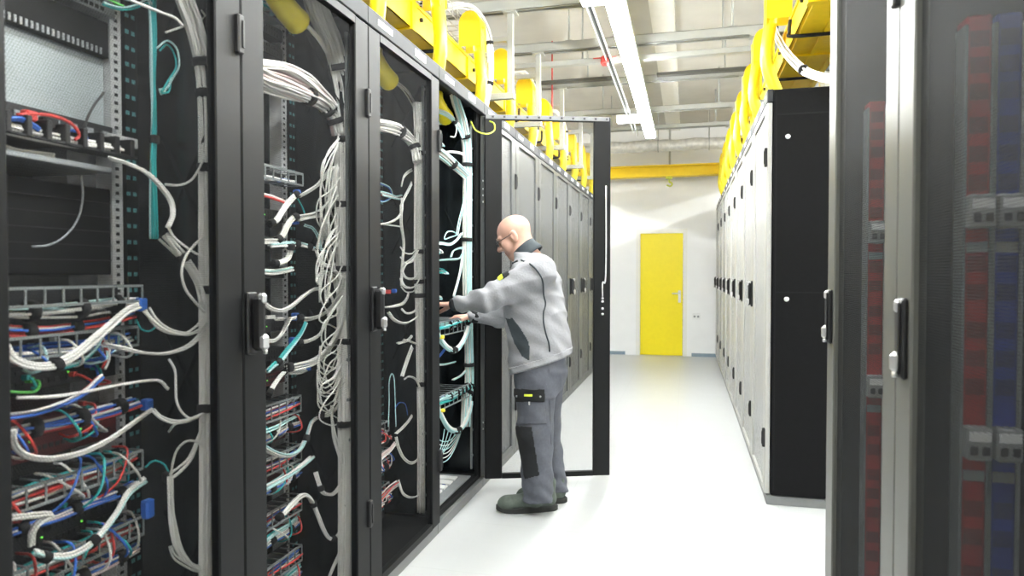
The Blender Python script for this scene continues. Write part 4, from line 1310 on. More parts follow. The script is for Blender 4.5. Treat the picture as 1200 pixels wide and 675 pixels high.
# ============ rack 4, door open
XR4 = -1.285
PB('bright white cable trunk at the right side of the open rack, black ties', None, [(529, 95), (534, 118), (540, 137), (545, 160), (547, 185), (547, 250), (547, 345), (549, 400), (550, 450), (547, 470), (546, 500)], -1.32, XR4 - .01, n=16, r=.0046, spread=.027, m=['white', 'white', 'pale'], ties=(.30, .42, .53, .63, .745, .85), wob=.12)
PB('white cable bundle sloping from the left into the trunk of the open rack', None, [(503, 172), (514, 178), (524, 186), (533, 194), (540, 200), (546, 206)], -1.38, -1.30, n=16, r=.0044, spread=.028, m=['white', 'white', 'pale'], ties=(.55,), wob=.2)
PB('white cables arching into the trunk at the top of the open rack', None, [(504, 129), (516, 131), (525, 135), (533, 142), (539, 152), (543, 162)], -1.38, -1.30, n=6, r=.0036, spread=.012, m=['white', 'pale'], ties=(.6,))
PB('thin white cable hook hanging under the top arch of the open rack', g4, [(533, 143), (535, 152), (533, 160), (528, 160)], -1.33, n=1, r=.003)
PB('thin white cables over the sloping bundle of the open rack', g4, [(516, 179), (528, 178), (540, 180), (545, 184)], -1.36, -1.30, n=2, r=.003, spread=.006)
L4 = [
    ('thick white cable pair bending right to the trunk at chest height of the open rack', [(508, 285), (518, 285), (527, 286), (535, 281), (541, 273)], 4, 'white', -1.36),
    ('aqua cable running flat to the trunk at shoulder height of the open rack', [(514, 305), (526, 304), (538, 303), (543, 296)], 3, 'pale', -1.36),
    ('aqua loop beside the trunk above the man\'s hands', [(528, 301), (531, 294), (538, 291), (542, 291)], 2, 'pale', -1.33),
    ('long white cables slanting from the trunk down to the man\'s hands', [(546, 275), (543, 295), (539, 320), (532, 347)], 3, 'white', -1.32),
    ('long aqua cable slanting beside the trunk of the open rack', [(545, 225), (542, 243), (538, 260), (535, 276)], 2, 'pale', -1.32),
    ('thin aqua coil beside the trunk of the open rack', [(540, 278), (532, 272), (524, 272), (521, 280), (528, 278), (537, 275)], 1, 'pale', -1.34),
    ('white cable pair running flat below the upper aqua swags of the open rack', [(508, 427), (520, 427), (533, 424)], 2, 'white', -1.34),
    ('white cable bending down left from the trunk of the open rack', [(550, 423), (546, 433), (540, 440), (531, 445)], 3, 'white', -1.32),
    ('blue cable end at the left of the open rack', [(508, 424), (516, 416), (522, 408)], 2, 'blue', -1.35),
]
for (lab, pts, n, m, x) in L4:
    PB(lab, g4, pts, x, max(x, -1.31) if pts[-1][0] > 538 else x, n=n, r=.0036, spread=.007, m=m if m != 'white' else ['white', 'pale'], wob=.3)
for i, (py, lab) in enumerate(((382, 'upper'), (468, 'lower'))):
    p = onX(514, py, -1.335)
    q = onX(552, py - 4, -1.29)
    o = empty('cable_manager', (XM, CY[3], p.z), '%s grey cable manager tray holding aqua swags in the open rack' % lab, 'cable manager', 'cable managers')
    MB().box(XM, XM + .004, CY[3] - .24, CY[3] + .24, p.z - .05, p.z + .03).build('back_plate', M['device'], o)
    w = MB()
    for zz in (p.z + .025, p.z - .05):
        w.bar((-1.31, CY[3] - .24, zz), (-1.285, CY[3] + .34, zz), .006)
    for f in np.linspace(0, 1, 10):
        y = CY[3] - .24 + .58 * f
        xx = -1.31 + .025 * f
        w.bar((xx, y, p.z - .05), (xx, y, p.z + .025), .004)
        if y < CY[3] + .24:
            w.bar((XM, y, p.z + .025), (xx, y, p.z + .025), .004)
    w.build('finger_frame', M['clear'], o)
    bundle('%s bundle of aqua cables strapped along the manager tray of the open rack' % lab, None, [(-1.315, CY[3] - .22, p.z), (-1.315, CY[3], p.z - .004), (-1.31, CY[3] + .18, p.z), (-1.295, CY[3] + .33, p.z + .004)], 12, .0048, .022, ['pale', 'pale', 'white', 'teal', 'pale', 'red', 'pale', 'blue'], (.3, .5, .62, .74, .86, .96), 8, .3, 'velcro', tw=.007)
    dy = py - 382
    a, b = (400, 411) if i == 0 else (490, 505)
    sw = [(511, py + 2), (514, py + 10), (518, py + 18), (524, py + 25), (531, py + 29)] if i == 0 else [(512, py + 6), (517, py + 18), (524, py + 31), (530, py + 36), (536, py + 37)]
    PB('%s left aqua cable swag hanging below the tray of the open rack' % lab, None, sw, -1.275, n=6, r=.0046, spread=.013, m=['pale', 'white', 'pale'], ties=(.95,), wob=.15)
    sw = [(532, py + 29), (538, py + 25), (543, py + 17), (547, py + 8), (549, py + 1)] if i == 0 else [(537, py + 37), (543, py + 31), (548, py + 21), (551, py + 10), (552, py + 2)]
    PB('%s right aqua cable swag hanging below the tray of the open rack' % lab, None, sw, -1.275, n=6, r=.0046, spread=.013, m=['pale', 'white', 'pale'], ties=(.05,), wob=.15)
for i in range(6):
    PB('thin white cable sagging in a fan at the bottom of the lower aqua swags', 'thin cables below the lower aqua swags', [(510, 511 + i * 6), (518, 517 + i * 5), (527, 516 + i * 4), (537, 506 + i * 2), (545, 494 - i)], -1.31, -1.285, n=1, r=.0027, m=RND.choice(['white', 'white', 'pale']))
for i in range(4):
    PB('thin aqua cable crossing the white fan at the bottom of the open rack', 'thin cables crossing the white fan', [(536 - i * 5, 503), (527 - i * 3, 520), (516 - i, 535)], -1.30, n=1, r=.0025, m='pale')
clip(518, 395, -1.26, .02, .02, 'yellow connector hanging in the upper aqua swag', 'yel')
clip(519, 481, -1.26, .018, .018, 'yellow connector hanging in the lower aqua swag', 'yel')
clip(519, 573, -1.38, .04, .05, 'blue plug block standing at the bottom of the open rack', 'bluedev')
for i, py in enumerate((136, 158, 180, 300, 322, 350)):
    z = zat(520, py, XM)
    switch(3, z, .044, 'network switch behind the cables of the open rack, %s' % ('uppermost', 'second', 'third', 'fourth', 'fifth', 'sixth')[i], leds=False)
    loops(3, z + .02, z + .03, 6, ['teal', 'pale', 'white'], 'at the %s switch of the open rack' % ('uppermost', 'second', 'third', 'fourth', 'fifth', 'sixth')[i], 'plugs at the %s switch of the open rack' % ('uppermost', 'second', 'third', 'fourth', 'fifth', 'sixth')[i], y0=.05, y1=.24, out=.09)
w = MB()
w.box(FL - .3, FL - .06, CY[3] - .3, CY[3] + .3, .09, .10, .002)
tag(w.build('floor_plate', M['devgrey'], loc=(FL - .2, CY[3], .09)), 'pale metal plate on the bottom of the open rack', 'plate')
w = MB()
for y in np.linspace(CY[3] - .25, CY[3] + .2, 6):
    w.box(FL - .24, FL - .12, y - .03, y + .03, .10, .112, .003)
tag(w.build('plate_cover', M['label'], loc=(FL - .2, CY[3], .1)), 'white cable entry covers on the bottom plate of the open rack', 'cover')
# earthing wire of the open door
P = spline([onX(552, 143, FL - .02), onX(558, 153, FL + .02), onX(570, 157, FL + .07), onX(579, 153, FL + .10), onX(579, 145, FL + .10), onX(574, 142, FL + .06)], 6)
o = MB().tube(P, .0045, 8).build('earth_wire', M['yg'], loc=P[0])
tag(o, 'green and yellow earth wire looping to the open rack door', 'wire')
# lock rod on the free edge of the open door
w = MB()
w.tube(spline([(-.034, -.765, 1.9), (-.034, -.765, 1.34), (-.034, -.745, 1.29), (-.034, -.745, 1.20)], 5), .005, 8)
o = w.build('lock_rod', M['zinc'])
o.parent = dop
w = MB()
for z in (1.19, 1.17, 1.125, 1.09):
    w.tube([(-.031, -.745, z), (-.038, -.745, z)], .008, 10)
o = w.build('lock_bolt', M['silver'])
o.parent = dop
w = MB()
for z in (1.92, 1.87, 1.83, 1.79, .42, .38):
    w.tube([(FL + .0005, CY[3] + .36, z), (FL + .004, CY[3] + .36, z)], .006, 8)
o = w.build('frame_bolt', M['silver'], None, loc=(0, 0, 0))
o.parent = RK[3]
o.location = -Vector(RK[3].location)

# ------------------------------------------------------------------ the man
from mathutils.bvhtree import BVHTree


def A(v):
    return np.array(v, dtype=float)


class Grid:
    """implicit surface sampled on a grid, smooth unions, meshed with surface nets"""

    def __init__(self, lo, hi, h):
        self.lo, self.h = A(lo), h
        self.n = np.ceil((A(hi) - self.lo) / h).astype(int) + 1
        self.v = np.full(self.n, 1.0, dtype=np.float32)

    def pts(self, i0, i1):
        ax = [self.lo[a] + self.h * np.arange(i0[a], i1[a]) for a in range(3)]
        return np.meshgrid(*ax, indexing='ij')

    def region(self, lo, hi, pad):
        i0 = np.maximum(0, np.floor((A(lo) - pad - self.lo) / self.h).astype(int))
        i1 = np.minimum(self.n, np.ceil((A(hi) + pad - self.lo) / self.h).astype(int) + 1)
        return i0, i1

    def put(self, fn, lo, hi, k=0.01, op='add'):
        i0, i1 = self.region(lo, hi, k + 4 * self.h)
        if (i1 <= i0).any():
            return self
        X, Y, Z = self.pts(i0, i1)
        d = fn(X, Y, Z).astype(np.float32)
        s = tuple(slice(a, b) for a, b in zip(i0, i1))
        c = self.v[s]
        if op == 'add':
            hh = np.clip(.5 + .5 * (c - d) / k, 0, 1)
            self.v[s] = c * (1 - hh) + d * hh - k * hh * (1 - hh)
        else:
            d = -d
            hh = np.clip(.5 - .5 * (c - d) / k, 0, 1)
            self.v[s] = c * (1 - hh) + d * hh + k * hh * (1 - hh)
        return self

    def cone(self, a, b, ra, rb, k=0.01, op='add', sy=1.0):
        a, b = A(a), A(b)
        ba = b - a
        L2 = max(1e-9, ba.dot(ba))

        def fn(X, Y, Z):
            t = np.clip(((X - a[0]) * ba[0] + (Y - a[1]) * ba[1] + (Z - a[2]) * ba[2]) / L2, 0, 1)
            dx, dy, dz = X - a[0] - t * ba[0], (Y - a[1] - t * ba[1]) / sy, Z - a[2] - t * ba[2]
            return np.sqrt(dx * dx + dy * dy + dz * dz) - (ra + (rb - ra) * t)
        r = max(ra, rb) * max(1, sy)
        return self.put(fn, np.minimum(a, b) - r, np.maximum(a, b) + r, k, op)

    def ell(self, c, r, fr=None, k=0.01, op='add'):
        c, r = A(c), A(r)
        R = np.eye(3) if fr is None else np.array(fr)

        def fn(X, Y, Z):
            q = [(X - c[0]) * R[i][0] + (Y - c[1]) * R[i][1] + (Z - c[2]) * R[i][2] for i in range(3)]
            k0 = np.sqrt(sum((q[i] / r[i]) ** 2 for i in range(3)))
            k1 = np.sqrt(sum((q[i] / r[i] ** 2) ** 2 for i in range(3))) + 1e-6
            return k0 * (k0 - 1) / k1
        m = r.max()
        return self.put(fn, c - m, c + m, k, op)

    def stack(self, rows, k=0.02, grow=0.0):
        """rows of (z, x, y, half depth, half width)"""
        rows = sorted(rows)
        z, x, y, a, b = [np.array(q, dtype=float) for q in zip(*rows)]

        def fn(X, Y, Z):
            xc, yc_, aa, bb = np.interp(Z, z, x), np.interp(Z, z, y), np.interp(Z, z, a) + grow, np.interp(Z, z, b) + grow
            e = 2.3
            q = (np.abs((X - xc) / aa) ** e + np.abs((Y - yc_) / bb) ** e) ** (1 / e)
            d = (q - 1) * np.minimum(aa, bb)
            return np.maximum(d, np.maximum(z[0] - Z, Z - z[-1]))
        return self.put(fn, (min(x - a) - .02, min(y - b) - .02, z[0]), (max(x + a) + .02, max(y + b) + .02, z[-1]), k)

    def warp(self, fn):
        X, Y, Z = self.pts((0, 0, 0), self.n)
        self.v += fn(X, Y, Z).astype(np.float32)
        return self

    def cut(self, fn):
        X, Y, Z = self.pts((0, 0, 0), self.n)
        self.v = np.maximum(self.v, fn(X, Y, Z).astype(np.float32))
        return self

    def mesh(self, smooth=1):
        v, h = self.v, self.h
        s = v < 0
        n = self.n
        off = [(i, j, k) for i in (0, 1) for j in (0, 1) for k in (0, 1)]
        cnt = np.zeros(n - 1, dtype=int)
        for (i, j, k) in off:
            cnt += s[i:n[0] - 1 + i, j:n[1] - 1 + j, k:n[2] - 1 + k]
        act = (cnt > 0) & (cnt < 8)
        I = np.argwhere(act)
        idx = np.full(n - 1, -1, dtype=int)
        idx[act] = np.arange(len(I))
        P = np.zeros((len(I), 3))
        C = np.zeros(len(I))
        for a in off:
            for ax in range(3):
                if a[ax] == 0:
                    b = list(a)
                    b[ax] = 1
                    va = v[I[:, 0] + a[0], I[:, 1] + a[1], I[:, 2] + a[2]].astype(float)
                    vb = v[I[:, 0] + b[0], I[:, 1] + b[1], I[:, 2] + b[2]].astype(float)
                    cr = (va < 0) != (vb < 0)
                    t = np.where(cr, va / np.where(cr, va - vb, 1), 0)
                    q = np.tile(A(a), (len(I), 1))
                    q[:, ax] += t
                    P[cr] += q[cr]
                    C[cr] += 1
        P = (P / C[:, None] + I) * h + self.lo
        F = []
        for ax in range(3):
            u, w = (ax + 1) % 3, (ax + 2) % 3
            sl0 = [slice(None)] * 3
            sl1 = [slice(None)] * 3
            sl0[ax] = slice(0, n[ax] - 1)
            sl1[ax] = slice(1, n[ax])
            d = s[tuple(sl0)] != s[tuple(sl1)]
            E = np.argwhere(d)
            E = E[(E[:, u] > 0) & (E[:, w] > 0) & (E[:, u] < n[u] - 1) & (E[:, w] < n[w] - 1)]
            ins = s[E[:, 0], E[:, 1], E[:, 2]]
            q = []
            for (du, dw) in ((1, 1), (0, 1), (0, 0), (1, 0)):
                G = E.copy()
                G[:, u] -= du
                G[:, w] -= dw
                q.append(idx[G[:, 0], G[:, 1], G[:, 2]])
            q = np.stack(q, 1)
            q[~ins] = q[~ins][:, ::-1]
            F.append(q)
        F = np.concatenate(F)
        F = F[(F >= 0).all(1)]
        for _ in range(smooth):
            acc = np.zeros_like(P)
            c2 = np.zeros(len(P))
            for a, b in ((0, 1), (1, 2), (2, 3), (3, 0)):
                np.add.at(acc, F[:, a], P[F[:, b]])
                np.add.at(acc, F[:, b], P[F[:, a]])
                np.add.at(c2, F[:, a], 1)
                np.add.at(c2, F[:, b], 1)
            P = P * .5 + .5 * acc / np.maximum(1, c2)[:, None]
        return P, F


def mesh_obj(name, P, F, m, parent=None, loc=(0, 0, 0)):
    w = MB()
    w.smooth = True
    w.add([tuple(p) for p in P], [tuple(int(i) for i in f) for f in F])
    return w.build(name, m, parent, None if parent else loc)


def Wp(px, py, Y):
    return A(onY(px, py, Y))


M['skin'] = mat('skin', (0.55, 0.325, 0.25), 0.5, 0, 0.06, 30)
M['jacket'] = mat('jacket_light_grey_fleece', (0.265, 0.268, 0.285), 0.9, 0, 0.05, 90, 0.5)
M['trous'] = mat('trousers_grey_cotton', (0.088, 0.094, 0.114), 0.85, 0, 0.08, 60, 0.5)
M['darkcl'] = mat('dark_grey_cloth', (0.035, 0.045, 0.052), 0.85, 0, 0.1, 60, 0.3)
M['blackcl'] = mat('black_cloth', (0.010, 0.011, 0.013), 0.85, 0, 0.1, 60, 0.3)
M['boot'] = mat('boot_grey_green', (0.075, 0.095, 0.078), 0.6, 0, 0.2, 40, 0.4)
M['sole'] = mat('boot_sole', (0.02, 0.022, 0.02), 0.7, 0, 0.1)
M['lace'] = mat('boot_lace', (0.11, 0.125, 0.11), 0.7, 0, 0.1)
M['hivis'] = mat('badge_yellow_green', (0.62, 0.75, 0.05), 0.6, 0, 0.05)
M['lens'] = mat('glasses_frame', (0.02, 0.02, 0.022), 0.3, 0, 0.05)
M['brow'] = mat('eyebrow_grey', (0.30, 0.22, 0.18), 0.8, 0, 0.1)
M['lip'] = mat('lip', (0.55, 0.26, 0.22), 0.5, 0, 0.05)

YC = 3.80
# joints
Sh = {'l': Wp(633, 321, 3.615), 'r': Wp(628, 324, 3.985)}
El = {'l': Wp(571, 351, 3.52), 'r': Wp(588, 370, 4.02)}
Wr = {'l': Wp(532, 357, 3.60), 'r': Wp(553, 371, 3.90)}
Hp = {'l': Wp(630, 428, 3.695), 'r': Wp(640, 428, 3.90)}
Kn = {'l': Wp(627, 506, 3.70), 'r': Wp(637, 506, 3.92)}
An = {'l': Wp(631, 580, 3.725), 'r': Wp(650, 572, 3.95)}
HC = Wp(602.5, 277.5, 3.81)
p_ = math.radians(27)
yw = math.radians(4)
hf = A((-math.cos(p_) * math.cos(yw), -math.cos(p_) * math.sin(yw), -math.sin(p_)))
hl = A((math.sin(yw), -math.cos(yw), 0))
hu = np.cross(hf, hl)
HFR = [hf, hl, hu]


def H(a, b, c):
    return HC + hf * a + hl * b + hu * c


NB = Wp(617, 300, 3.80)
lo, hi = (-1.46, 3.36, 0.0), (-0.52, 4.18, 1.74)
g = Grid(lo, hi, 0.0046)
# head
g.ell(H(-.014, 0, .034), (.099, .077, .086), HFR, .005)
g.ell(H(.030, 0, -.045), (.060, .058, .078), HFR, .03)
g.cone(H(.058, 0, -.103), H(.066, 0, -.100), .020, .018, .02)
for s in (-1, 1):
    g.cone(H(.0, s * .052, -.085), H(.05, s * .025, -.105), .018, .016, .02)
    g.ell(H(.055, s * .042, -.030), (.030, .024, .030), HFR, .02)
    g.cone(H(.082, s * .012, .024), H(.070, s * .046, .022), .012, .012, .012)
    g.ell(H(.094, s * .033, .002), (.016, .020, .013), HFR, .010, 'sub')
    g.ell(H(.074, s * .032, .001), (.013, .013, .012), HFR, .003)
    g.cone(H(.100, s * .012, -.036), H(.090, s * .014, -.036), .008, .008, .006)
    # ear
    g.ell(H(-.012, s * .083, -.006), (.022, .010, .034), HFR, .006)
    g.ell(H(-.006, s * .094, -.004), (.011, .006, .020), HFR, .004, 'sub')
g.cone(H(.086, 0, .008), H(.112, 0, -.030), .008, .0135, .010)
g.cone(H(.082, -.020, -.066), H(.082, .020, -.066), .008, .008, .006)
g.cone(H(.079, -.016, -.078), H(.079, .016, -.078), .008, .008, .006)
g.cone(H(.094, -.022, -.072), H(.094, .022, -.072), .002, .002, .003, 'sub')
# neck, hidden trunk and limbs
g.cone(NB, H(-.03, 0, -.05), .066, .060, .03)
Pel = Wp(634, 418, YC)
Chs = Wp(626, 335, YC)
g.cone(NB + A((.02, 0, -.04)), Chs, .08, .11, .04)
g.cone(Chs, Pel, .125, .13, .05)
for s in 'lr':
    g.cone(Chs + A((.0, -.10 if s == 'l' else .10, .02)), Sh[s], .07, .06, .04)
    g.cone(Sh[s], El[s], .052, .042, .03)
    g.cone(El[s], Wr[s], .042, .027, .02)
    g.cone(Pel + A((0, -.06 if s == 'l' else .06, -.02)), Hp[s], .11, .095, .04)
    g.cone(Hp[s], Kn[s], .088, .058, .04)
    g.cone(Kn[s], An[s], .056, .036, .03)


def hand(W0, d, n, curl, thumb):
    d = d / np.linalg.norm(d)
    s = np.cross(d, n)
    s /= np.linalg.norm(s)
    if s[1] * thumb < 0:
        s = -s
    n = n - d * d.dot(n)
    n /= np.linalg.norm(n)
    offs = (.030, .010, -.011, -.030)
    lens = ((.042, .025, .020), (.046, .029, .022), (.043, .027, .021), (.034, .020, .018))
    for i in range(4):
        kn = W0 + d * (.088 - .006 * abs(i - 1)) + s * offs[i]
        g.cone(W0 + d * .012 + s * offs[i] * .55, kn, .0135, .0118, .010)
        q = kn
        ang = 0
        for j in range(3):
            ang += math.radians(curl[i][j])
            dd = d * math.cos(ang) + n * math.sin(ang) + s * (.10 * (1.5 - i) * .3)
            q2 = q + dd * lens[i][j]
            g.cone(q, q2, .0100 - .0008 * j, .0094 - .0009 * j, .0022)
            q = q2
    t0 = W0 + d * .024 + s * .024 + n * .006
    t1 = W0 + d * .062 + s * .050 + n * .026
    t2 = t1 + d * .030 + n * .018 - s * .006
    t3 = t2 + d * .022 + n * .014 - s * .012
    g.cone(W0 + d * .012 + s * .010, t1, .016, .0125, .010)
    g.cone(t1, t2, .0115, .0105, .003)
    g.cone(t2, t3, .0105, .0088, .002)


hand(Wr['l'] + A((-.012, .0, 0)), A((-1.0, .12, .02)), A((-.25, .0, -1.0)), ((38, 45, 30), (45, 48, 32), (52, 50, 34), (58, 52, 36)), 1)
hand(Wr['r'] + A((-.012, .0, 0)), A((-.93, -.30, -.02)), A((-.1, -.15, -1.0)), ((25, 40, 28), (30, 44, 30), (36, 46, 30), (42, 48, 30)), -1)
P, F = g.mesh(1)
ORG = (-.86, 3.80, 0)
man = mesh_obj('person', P, F, M['skin'], None, ORG)
tag(man, 'man in a grey jacket and work trousers standing and reaching into the open rack', 'person')

# ---- jacket
rows = []
for (py, px, a, b) in ((446, 633, .170, .218), (430, 633.5, .172, .220), (410, 633.0, .176, .222), (380, 629.5, .174, .222), (345, 625.5, .164, .222), (325, 625.5, .146, .212), (312, 625, .118, .175), (303, 621, .092, .120), (296, 617, .074, .085)):
    q = Wp(px, py, YC)
    rows.append((q[2], q[0], YC, a, b))
j = Grid((-1.36, 3.36, .66), (-.52, 4.22, 1.54), 0.0056)
j.stack(rows, .03)
for s in 'lr':
    up = A((0, 0, .012))
    j.cone(Sh[s] + up, El[s], .092, .070, .05)
    j.cone(El[s], Wr[s] + (El[s] - Wr[s]) * .06, .068, .040, .02)
hem_a, hem_b = Wp(600, 439, 3.65), Wp(671, 416, 3.75)
sl = (hem_b[2] - hem_a[2]) / (hem_b[0] - hem_a[0])


def folds_j(X, Y, Z):
    arm = np.clip((-.90 - X) / .12, 0, 1) * (Z > 1.08)
    t = .0060 * np.sin(60 * X + 26 * Z + 3 * np.sin(18 * Y)) * arm
    low = np.clip((1.15 - Z) / .2, 0, 1) * (1 - arm)
    t += low * .008 * (np.abs(np.sin(17 * Z + 9 * X + 1.6 * np.sin(9 * Y + 12 * X))) - .6)
    t += .0065 * (np.abs(np.sin(12 * X - 19 * Z + 1.5 * np.sin(13 * Z + 5 * Y))) - .6)
    t += .0022 * np.sin(70 * Z + 30 * X + 25 * Y)
    return t


j.warp(folds_j)
j.cut(lambda X, Y, Z: hem_a[2] + sl * (X - hem_a[0]) - Z)
P, F = j.mesh(1)
jk = mesh_obj('jacket', P, F, M['jacket'], man)
tag(jk, 'light grey fleece jacket')
PJ, FJ = P, F
bvJ = BVHTree.FromPolygons([Vector(p) for p in P], [tuple(int(i) for i in f) for f in F])


def hit(bv, px, py, off=.001):
    r_ = ray(px, py).normalized()
    loc, nor, i, dist = bv.ray_cast(CAM, r_)
    if loc is None:
        return None
    if nor.dot(r_) > 0:
        nor = -nor
    return loc + nor * off


def inpoly(x, y, poly):
    c = np.zeros(len(x), dtype=bool)
    n = len(poly)
    for i in range(n):
        x0, y0 = poly[i]
        x1, y1 = poly[(i + 1) % n]
        c ^= ((y0 > y) != (y1 > y)) & (x < (x1 - x0) * (y - y0) / ((y1 - y0) if y1 != y0 else 1e-9) + x0)
    return c


def patch(name, P, F, sel, m, parent, off=.003):
    """thin piece of cloth lying on the garment where sel (a face mask) is true"""
    F2 = F[sel]
    fn = np.cross(P[F2[:, 2]] - P[F2[:, 0]], P[F2[:, 3]] - P[F2[:, 1]])
    N = np.zeros_like(P)
    for a in range(4):
        np.add.at(N, F2[:, a], fn)
    u = np.unique(F2)
    N = N[u] / (np.linalg.norm(N[u], axis=1)[:, None] + 1e-12)
    mp_ = -np.ones(len(P), dtype=int)
    mp_[u] = np.arange(len(u))
    top = P[u] + N * off
    bot = P[u] - N * .001
    Ft = mp_[F2]
    fs = [tuple(f) for f in Ft] + [tuple(len(u) + i for i in f[::-1]) for f in Ft]
    edges = {}
    for f in Ft:
        for a in range(4):
            e = (f[a], f[(a + 1) % 4])
            if (e[1], e[0]) in edges:
                edges.pop((e[1], e[0]))
            else:
                edges[e] = 1
    for (a, b) in edges:
        fs.append((b, a, len(u) + a, len(u) + b))
    w = MB()
    w.smooth = True
    w.add([tuple(q) for q in np.concatenate([top, bot])], [tuple(int(i) for i in f) for f in fs])
    return w.build(name, m, parent)


def face_info(P, F):
    c = P[F].mean(1)
    fn = np.cross(P[F[:, 2]] - P[F[:, 0]], P[F[:, 3]] - P[F[:, 1]])
    v = c - A(CAM)
    d = v @ A(cF)
    sx = 600 + 800 * (v @ A(cR)) / d
    sy = 337.5 - 800 * (v @ A(cU)) / d
    front = (fn * v).sum(1) < 0
    return c, sx, sy, front


cJ, sxJ, syJ, frJ = face_info(PJ, FJ)
# sanity: normals must point outwards
if frJ.mean() < .5 and False:
    pass


def side_l(c):
    return c[:, 1] < YC


sel = inpoly(sxJ, syJ, [(593, 373), (601, 373), (611, 386), (620, 402), (621, 423), (612, 417), (603, 402)]) & side_l(cJ)
patch('side_panel', PJ, FJ, sel, M['darkcl'], jk, .0025)
for s, nm in (('l', 'left'), ('r', 'right')):
    d = (Wr[s] - El[s]) / np.linalg.norm(Wr[s] - El[s])
    w = MB()
    a = Wr[s] - d * .030
    w.tube([a, a + d * .002, a + d * .036, a + d * .038], [.038, .0415, .037, .033], 18)
    w.build('cuff', M['blackcl'], jk)
# piping down the side of the jacket
for pts in ([(611, 305), (622, 310), (631, 319), (636, 330), (637, 345), (639, 356), (637, 366), (637, 378), (640, 392), (643, 402), (644, 412)],):
    q = [hit(bvJ, *p, .0025) for p in pts]
    q = [v for v in q if v is not None]
    MB().tube(spline(q, 5), .0045, 6).build('piping', M['darkcl'], jk)
q = [hit(bvJ, *p, .004) for p in ((596, 313), (601, 309), (607, 306))]
q = [v for v in q if v is not None]
if len(q) > 1:
    MB().tube(spline(q, 5), .006, 6).build('shoulder_strap', M['darkcl'], jk)
sel = inpoly(sxJ, syJ, [(588, 320), (595, 316), (597, 322), (590, 327)]) & side_l(cJ)
if sel.any():
    patch('sleeve_badge', PJ, FJ, sel, M['blackcl'], jk, .003)
sel = inpoly(sxJ, syJ, [(583, 325), (588, 321), (590, 326), (585, 329)]) & side_l(cJ)
if sel.any():
    patch('sleeve_badge', PJ, FJ, sel, M['hivis'], jk, .0032)
# hem band
zz_ = hem_a[2] + sl * (cJ[:, 0] - hem_a[0])
sel = (cJ[:, 2] < zz_ + .040) & (cJ[:, 2] > zz_ + .006)
hb = patch('hem_band', PJ, FJ, sel, M['jacket'], jk, .003)
# stand-up collar around the neck
ax = A((-.66, 0, .75))
ax /= np.linalg.norm(ax)
sd = A((0, 1, 0))
fw = np.cross(sd, ax)
cc = Wp(615.5, 293, YC)
w = MB()
w.smooth = True
vs, fs = [], []
NS = 40
prof = [(-.050, .088), (-.030, .085), (-.010, .0815), (.010, .078), (.022, .076), (.025, .073), (.022, .070), (-.050, .078)]
for i in range(NS):
    t = 2 * PI * i / NS
    for (hh, rr) in prof:
        vs.append(cc + ax * hh + fw * (rr * math.cos(t)) + sd * (rr * .97 * math.sin(t)))
K = len(prof)
for i in range(NS):
    i2 = (i + 1) % NS
    for k in range(K):
        k2 = (k + 1) % K
        fs.append((i * K + k, i * K + k2, i2 * K + k2, i2 * K + k))
w.add(vs, fs)
w.build('collar', M['darkcl'], jk)

# ---- trousers
tg = Grid((-1.02, 3.5, .03), (-.50, 4.12, 1.04), 0.0056)
rows = []
for (py, px, a, b) in ((456, 632, .130, .185), (440, 634, .146, .192), (418, 634, .138, .185), (404, 633, .12, .17)):
    q = Wp(px, py, YC)
    rows.append((q[2], q[0], YC, a, b))
tg.stack(rows, .03)
tg.cone(Hp['l'] + A((0, 0, -.01)), Kn['l'], .106, .100, .05)
tg.cone(Kn['l'], An['l'] + A((0, 0, -.04)), .097, .084, .03)
tg.cone(Hp['r'] + A((0, 0, -.01)), Kn['r'], .106, .096, .03)
tg.cone(Kn['r'], An['r'] + A((0, 0, -.04)), .095, .082, .03)


def folds_t(X, Y, Z):
    low = np.clip((.28 - Z) / .18, 0, 1)
    t = low * .006 * np.sin(75 * Z + 20 * X + 2.5 * np.sin(24 * Y + 9 * X))
    t += .006 * (np.abs(np.sin(16 * Z + 14 * X + 1.4 * np.sin(17 * Y))) - .6)
    t += .0025 * np.sin(46 * Z - 35 * X + 12 * Y)
    seat = np.clip((Z - .70) / .12, 0, 1) * (X > -.72)
    t += seat * .004 * np.sin(70 * Z + 30 * X)
    return t


tg.warp(folds_t)
tg.cut(lambda X, Y, Z: .066 + .02 * (X + .8) + .012 * np.sin(9 * X + 4 * Y) - Z)
P, F = tg.mesh(1)
tr_ = mesh_obj('trousers', P, F, M['trous'], man)
tag(tr_, 'grey work trousers with a black knee patch')
PT, FT = P, F
cT, sxT, syT, frT = face_info(P, F)
bvT = BVHTree.FromPolygons([Vector(p) for p in P], [tuple(int(i) for i in f) for f in F])
near = cT[:, 1] < 3.72
sel = inpoly(sxT, syT, [(603, 456), (638, 456), (638, 471), (620, 470.5), (603, 470)]) & near
fl = patch('pocket_flap', PT, FT, sel, M['blackcl'], tr_, .008)
sel = inpoly(sxT, syT, [(602, 470), (637, 471), (640, 497), (603, 497)]) & near
patch('cargo_pocket', PT, FT, sel, M['trous'], tr_, .004)
sel = inpoly(sxT, syT, [(604, 499), (623, 500), (632, 557), (615, 561)]) & near
patch('knee_patch', PT, FT, sel, M['blackcl'], tr_, .003)
b = [hit(bvT, px, 462.7, .0105) for px in (615.2, 618, 621, 624.0)]
b = [v for v in b if v is not None]
w = MB()
if len(b) > 1:
    for a, c in zip(b[:-1], b[1:]):
        m_ = (a + c) / 2
        dx = (c - a).normalized()
        nn = (CAM - m_).normalized()
        upv = dx.cross(nn).normalized()
        w.obox(m_, dx, upv, upv.cross(dx), (c - a).length / 2, .0058, .001)
    w.build('pocket_label', M['hivis'], fl)
w = MB()
